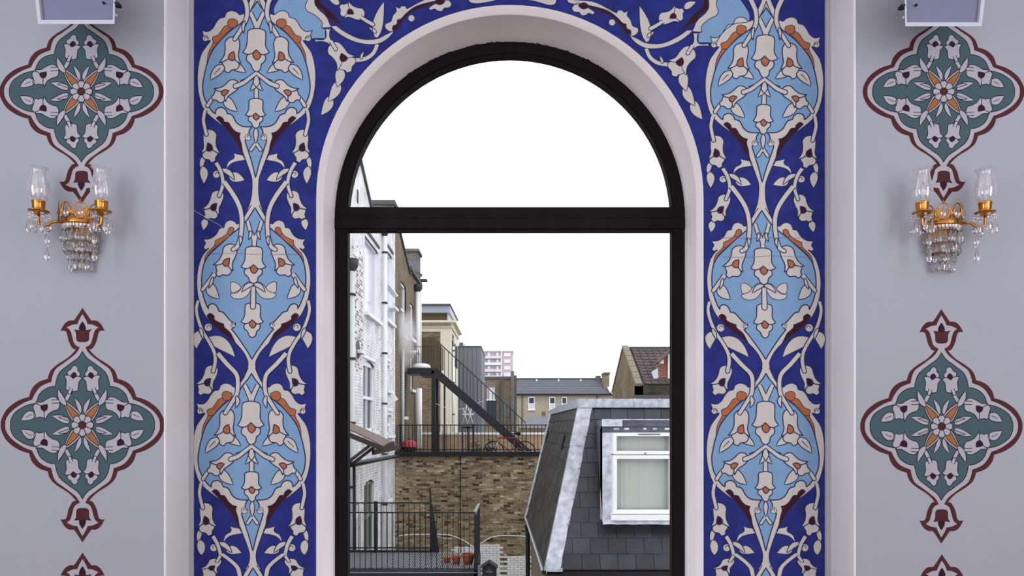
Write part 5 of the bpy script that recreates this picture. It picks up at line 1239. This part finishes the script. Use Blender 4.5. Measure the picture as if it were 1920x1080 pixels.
mb = MB(); mb.prism([(xe, 12, zb_), (xe, 13.5, zb_), (xe, 13.5, EYE-1.42), (xe, 12, EYE-1.39)], (.02, 0, 0)); mb.build('side_panel', M_steel, lb)
MB().bar((xe, 12, EYE-1.38), (xe, 13.5, EYE-1.40), .05, .03).build('side_rail', M_slat, lb)
MB().box(xe-.01, xe+.05, 11.9, 11.96, zb_-.3, EYE-1.39).build('corner_post', M_steel, lb)
railing('balcony_railing', 'near black railing of the lower steel balcony with terracotta pots behind', (LX+.05, 12.0, 0), (xe, 12.0, 0), zb_-.02, Z_(961, 12), .087, .005, (), m=M_iron, tr=.024, br=0)
railing('balcony_railing', 'far black railing of the lower steel balcony against the brick wall', (LX+.05, 13.5, 0), (X_(808, 13.5), 13.5, 0), zb_, Z_(943, 13.5), .098, .005, (.55,), m=M_iron, tr=.024)
M_terra = mat('terracotta', (178, 98, 68), .8, noise=.15, nscale=12); M_soil = mat('potting_soil', (58, 46, 38), .95)
for px, D, r, h, lab in ((877.5, 12.35, .105, .17, 'largest terracotta pot at the right end of the steel balcony'), (855.5, 12.4, .078, .12, 'middle terracotta pot on the steel balcony'), (838, 12.5, .068, .085, 'smallest leftmost terracotta pot on the steel balcony')):
    x = X_(px, D); th = thing('plant_pot', lab, 'plant pot', (x, D, zb_), 'pots on the steel balcony')
    MB().lathe([(0, .0), (r*.68, 0), (r*.92, h*.72), (r*.92, h*.76), (r*1.04, h*.76), (r*1.06, h), (r*.92, h), (r*.88, h*.85)], (x, D, zb_), 20).build('pot', M_terra, th)
    MB().lathe([(r*.9, h*.86), (0, h*.88)], (x, D, zb_), 20).build('soil', M_soil, th)
# little black letter box on a grey post
D = 11.7; lx = thing('letter_box', 'black house-shaped metal letter box on a grey post at bottom centre', 'letter box', (X_(917, D), D, Z_(1110, D)))
xa, xb, xc = X_(903, D), X_(932, D), X_(917.5, D)
MB().prism([(xa+.01, D, Z_(1110, D)), (xb-.01, D, Z_(1110, D)), (xb-.01, D, Z_(1062, D)), (xc, D, Z_(1054, D)), (xa+.01, D, Z_(1062, D))], (0, .14, 0)).build('body', M_iron, lx)
mb = MB(); mb.bar((xa-.01, D-.03+.09, Z_(1064, D)), (xc, D+.06, Z_(1053.5, D)), .22, .02); mb.bar((xb+.01, D+.06, Z_(1064, D)), (xc, D+.06, Z_(1053.5, D)), .22, .02); mb.build('roof', M_piped, lx)
MB().lathe([(0, .04), (.012, .02), (.02, 0)], (xc, D+.03, Z_(1054, D)), 8).build('finial', M_piped, lx)
mb = MB(); mb.prism([(xa+.03, D-.004, Z_(1090, D)), (xb-.03, D-.004, Z_(1090, D)), (xb-.03, D-.004, Z_(1066, D)), (xc, D-.004, Z_(1060, D)), (xa+.03, D-.004, Z_(1066, D))], (0, .004, 0)); mb.build('door', M_steel, lx)
mb = MB(); z = Z_(1072.5, D)
for i, h in enumerate((.022, .018, .022, .018, .02)): mb.box(xc-.045+i*.019, xc-.032+i*.019, D-.008, D-.004, z-.004, z-.004+h)
mb.box(xc-.004, xc+.004, D-.008, D-.004, Z_(1069.5, D), Z_(1066.5, D)); mb.build('lettering', M_slat, lx)
MB().box(X_(896, D), X_(901.5, D), D+.04, D+.1, -5, Z_(1062, D)).build('post', mat('grey_post', (120, 126, 138), .6, noise=.2), lx)

# ------------------------------------------------------------------ bicycles and kettle barbecue on the terrace
M_tyre = mat('black_tyre', (28, 24, 26), .8); M_redf = mat('red_bicycle_paint', (132, 40, 48), .4); M_alu = mat('brushed_alloy', (206, 208, 214), .35, .6)
def bicycle(x, y, s_, label, mf):
    th = thing('bicycle', label, 'bicycle', (x, y, zs))
    def P(a, z, o=0): return Vector((x+s_*a, y+o, zs+z))
    Rw = .335; w1, w2 = P(-.52, Rw), P(.52, Rw)
    for c in (w1, w2):
        MB().tube([c+Vector((Rw*math.cos(t), 0, Rw*math.sin(t))) for t in [2*math.pi*i/32 for i in range(32)]], .02, 6, closed=True).build('tyre', M_tyre, th)
        mb = MB()
        for i in range(12): t = math.pi*2*i/12; mb.tube([c, c+Vector(((Rw-.02)*math.cos(t), 0, (Rw-.02)*math.sin(t)))], .003, 4)
        mb.lathe([(0, .03), (.025, .02), (.025, -.02), (0, -.03)], c, 8); mb.build('spokes', M_alu, th)
    bb, st, hd, hb = P(-.08, .3), P(-.2, .78), P(.36, .78), P(.39, .66)
    mb = MB()
    for a, b_ in ((bb, st), (st, hd), (bb, hb), (hd, hb)): mb.tube([a, b_], .017, 8)
    for a, b_ in ((bb, w1), (st, w1)):
        for o in (-.05, .05): mb.tube([a, b_+Vector((0, o, 0))], .009, 6)
    mb.build('frame', mf, th)
    mb = MB()
    for o in (-.05, .05): mb.tube([hb+Vector((0, o*.6, 0)), P(.46, .45, o), w2+Vector((0, o, 0))], .011, 6)
    mb.build('fork', M_alu, th)
    mb = MB(); mb.tube([hd, P(.33, .9)], .013, 8); mb.tube([P(.42, .86, -.27), P(.36, .92, -.2), P(.33, .9, 0), P(.36, .92, .2), P(.42, .86, .27)], .012, 8); mb.build('handlebar', M_alu, th)
    mb = MB(); mb.tube([st, P(-.22, .9)], .013, 8); mb.build('seat_post', M_alu, th)
    mb = MB(); mb.tube([P(-.38, .93), P(-.3, .935), P(-.2, .93), P(-.06, .925)], .05, 8, taper=[1.1, 1.3, .6, .3]); mb.build('saddle', M_tyre, th)
    mb = MB(); mb.lathe([(0, .008), (.09, .008), (.09, -.008), (0, -.008)], (0, 0, 0), 20)
    mb.v = [tuple(bb+Vector((v[0], v[2]+.05, v[1]))) for v in mb.v]; mb.bar(bb+Vector((0, -.07, 0)), bb+Vector((.1, -.07, -.13)), .02); mb.bar(bb+Vector((0, .07, 0)), bb+Vector((-.1, .07, .13)), .02); mb.build('crankset', M_alu, th)
bicycle(X_(955, 24.9), 24.9, -1, 'red framed bicycle leaning behind the terrace railing under the stair foot', M_redf)
D = 25.0; cx = X_(767, D); kb = thing('kettle_barbecue', 'round barbecue with ribbed red lid on the terrace by the pale pipe', 'barbecue', (cx, D, zs))
zl = Z_(838, D); R = .27
mb = MB(); n = 24; vs = []; prf = [(1, 0), (.96, .07), (.82, .15), (.55, .21), (.2, .24), (0, .245)]
for r, z in prf:
    for j in range(n): rr = r*R*(1+(.03 if j % 2 else -.03)); vs.append((cx+rr*math.cos(2*math.pi*j/n), D+rr*math.sin(2*math.pi*j/n), zl+z))
mb.add(vs, [(i*n+j, i*n+(j+1) % n, (i+1)*n+(j+1) % n, (i+1)*n+j) for i in range(5) for j in range(n)]); mb.build('lid', mat('faded_red_enamel', (176, 62, 78), .4), kb)
MB().lathe([(R*.98, 0), (R*.9, -.1), (R*.5, -.2), (0, -.22)], (cx, D, zl), 24).build('bowl', M_tyre, kb)
for a in (.5, 2.6, 4.7): MB().tube([(cx+R*.6*math.cos(a), D+R*.6*math.sin(a), zl-.16), (cx+R*1.05*math.cos(a), D+R*1.05*math.sin(a), zs)], .014, 6).build('leg', M_alu, kb)
MB().box(cx-.05, cx+.05, D-.015, D+.015, zl+.25, zl+.27).build('handle', M_tyre, kb)
# pale junk hanging under the stair: folded chairs
for i, (px, py) in enumerate(((872, 768), (882, 765))):
    th = thing('folding_chair', ['white folding chair frame stacked under the fire escape stair, left one', 'white folding chair frame stacked under the fire escape stair, right one'][i], 'chair', tuple(PX(px, 848, 28))); D = 28
    mb = MB()
    for o in (0, .3): mb.tube([PX(px-6, 800, D+o), PX(px+5, 752, D+o)], .02, 6); mb.tube([PX(px+6, 800, D+o), PX(px-4, 765, D+o)], .02, 6)
    mb.build('frame', M_sash, th); MB().box(X_(px-5, D), X_(px+5, D), D, D+.3, Z_(778, D), Z_(775, D)).build('seat', M_sash, th)
    mb = MB(); mb.box(X_(px-7, D), X_(px+7, D), D-.1, D+.5, Z_(803, D), Z_(800, D))
    for a in (-6, 5): mb.box(X_(px+a, D), X_(px+a+1.5, D), D, D+.4, zs, Z_(802, D))
    mb.build('storage_table', M_piped, th)
for i, px in enumerate((893, 921, 974)):
    D = 27.5; h = (.5, .62, .45)[i]; x = X_(px, D); th = thing('planter', ['grey planter tub at the back of the terrace left of the bicycle', 'dark planter tub behind the bicycle wheel on the terrace', 'leafy planter near the right end of the terrace'][i], 'planter', (x, D, zs))
    MB().lathe([(0, 0), (.16, 0), (.22, h*.6), (.24, h*.6), (.22, h*.66), (.18, h*.64), (0, h*.6)], (x, D, zs), 14).build('tub', (M_clad, M_piped, M_terra)[i], th)
    mb = MB()
    for k in range(60):
        a = random.uniform(0, 6.28); rr = random.uniform(.02, .24); z = zs+h*.65+random.uniform(0, .3); p = Vector((x+rr*math.cos(a), D+rr*math.sin(a), z)); d = Vector((random.uniform(-1, 1), random.uniform(-1, 1), random.uniform(-.3, 1))).normalized()*.05; e = Vector((-d.z, .02, d.x))*.4
        mb.add([p-d, p+e, p+d, p-e], [(0, 1, 2, 3)])
    mb.build('foliage', mat('leaf_green', (98, 116, 72), .7, rnd=.3), th, kind='stuff')

# ------------------------------------------------------------------ wires and steam
th = None
o = MB().tube([PX(x, y, 25.74) for x, y in [p[:2] for p in smooth([(806, 752), (830, 762), (855, 768), (880, 762), (905, 752)], False)]], .007, 5).build('washing_line', M_sash); tag(o, 'thin pale line slung below the fire escape landing', 'line')
sv = bpy.data.materials.new('steam_vapour'); sv.use_nodes = True; nt = sv.node_tree; N = nt.nodes; L = nt.links; N.remove(N['Principled BSDF'])
v = N.new('ShaderNodeVolumePrincipled'); v.inputs['Color'].default_value = (.98, .98, 1, 1); v.inputs['Anisotropy'].default_value = .2
tc = N.new('ShaderNodeTexCoord'); no = N.new('ShaderNodeTexNoise'); no.inputs['Scale'].default_value = 1.5; no.inputs['Detail'].default_value = 5; L.new(tc.outputs['Object'], no.inputs[0])
gr = N.new('ShaderNodeVectorMath'); gr.operation = 'LENGTH'; mp = N.new('ShaderNodeMapping'); mp.inputs['Scale'].default_value = (1/.75, 1/1.3, 1/1.5); L.new(tc.outputs['Object'], mp.inputs[0]); L.new(mp.outputs[0], gr.inputs[0])
m1 = N.new('ShaderNodeMapRange'); L.new(gr.outputs['Value'], m1.inputs[0]); m1.inputs[1].default_value = .15; m1.inputs[2].default_value = 1; m1.inputs[3].default_value = .55; m1.inputs[4].default_value = -.15
ad = N.new('ShaderNodeMath'); L.new(no.outputs[0], ad.inputs[0]); L.new(m1.outputs[0], ad.inputs[1])
m2 = N.new('ShaderNodeMapRange'); L.new(ad.outputs[0], m2.inputs[0]); m2.inputs[1].default_value = .55; m2.inputs[2].default_value = 1.1; m2.inputs[3].default_value = 0; m2.inputs[4].default_value = 2.2
L.new(m2.outputs[0], v.inputs['Density']); L.new(v.outputs[0], N['Material Output'].inputs['Volume'])
me = bpy.data.meshes.new('steam'); bmm = bmesh.new(); bmesh.ops.create_icosphere(bmm, subdivisions=3, radius=1)
for vv in bmm.verts: vv.co = Vector((vv.co.x*.75, vv.co.y*1.3, vv.co.z*1.5))
bmm.to_mesh(me); bmm.free(); me.materials.append(sv)
o = bpy.data.objects.new('steam', me); COL.objects.link(o); o.location = PX(752, 632, 25.2); o['kind'] = 'stuff'; tag(o, 'white steam drifting past the brown brick house below its upper window', 'steam')
th = thing('boiler_flue', 'small white flue on the brown brick wall puffing the steam', 'flue', tuple(PX(768, 660, 27.6)))
p = Vector((LX, 27.3, Z_(661, 27.3))); MB().tube([p, p+Vector((.35, 0, .0))], .08, 10).build('flue_pipe', M_sash, th); MB().tube([p+Vector((.35, 0, 0)), p+Vector((.4, 0, 0))], .11, 10).build('cowl', M_sash, th)
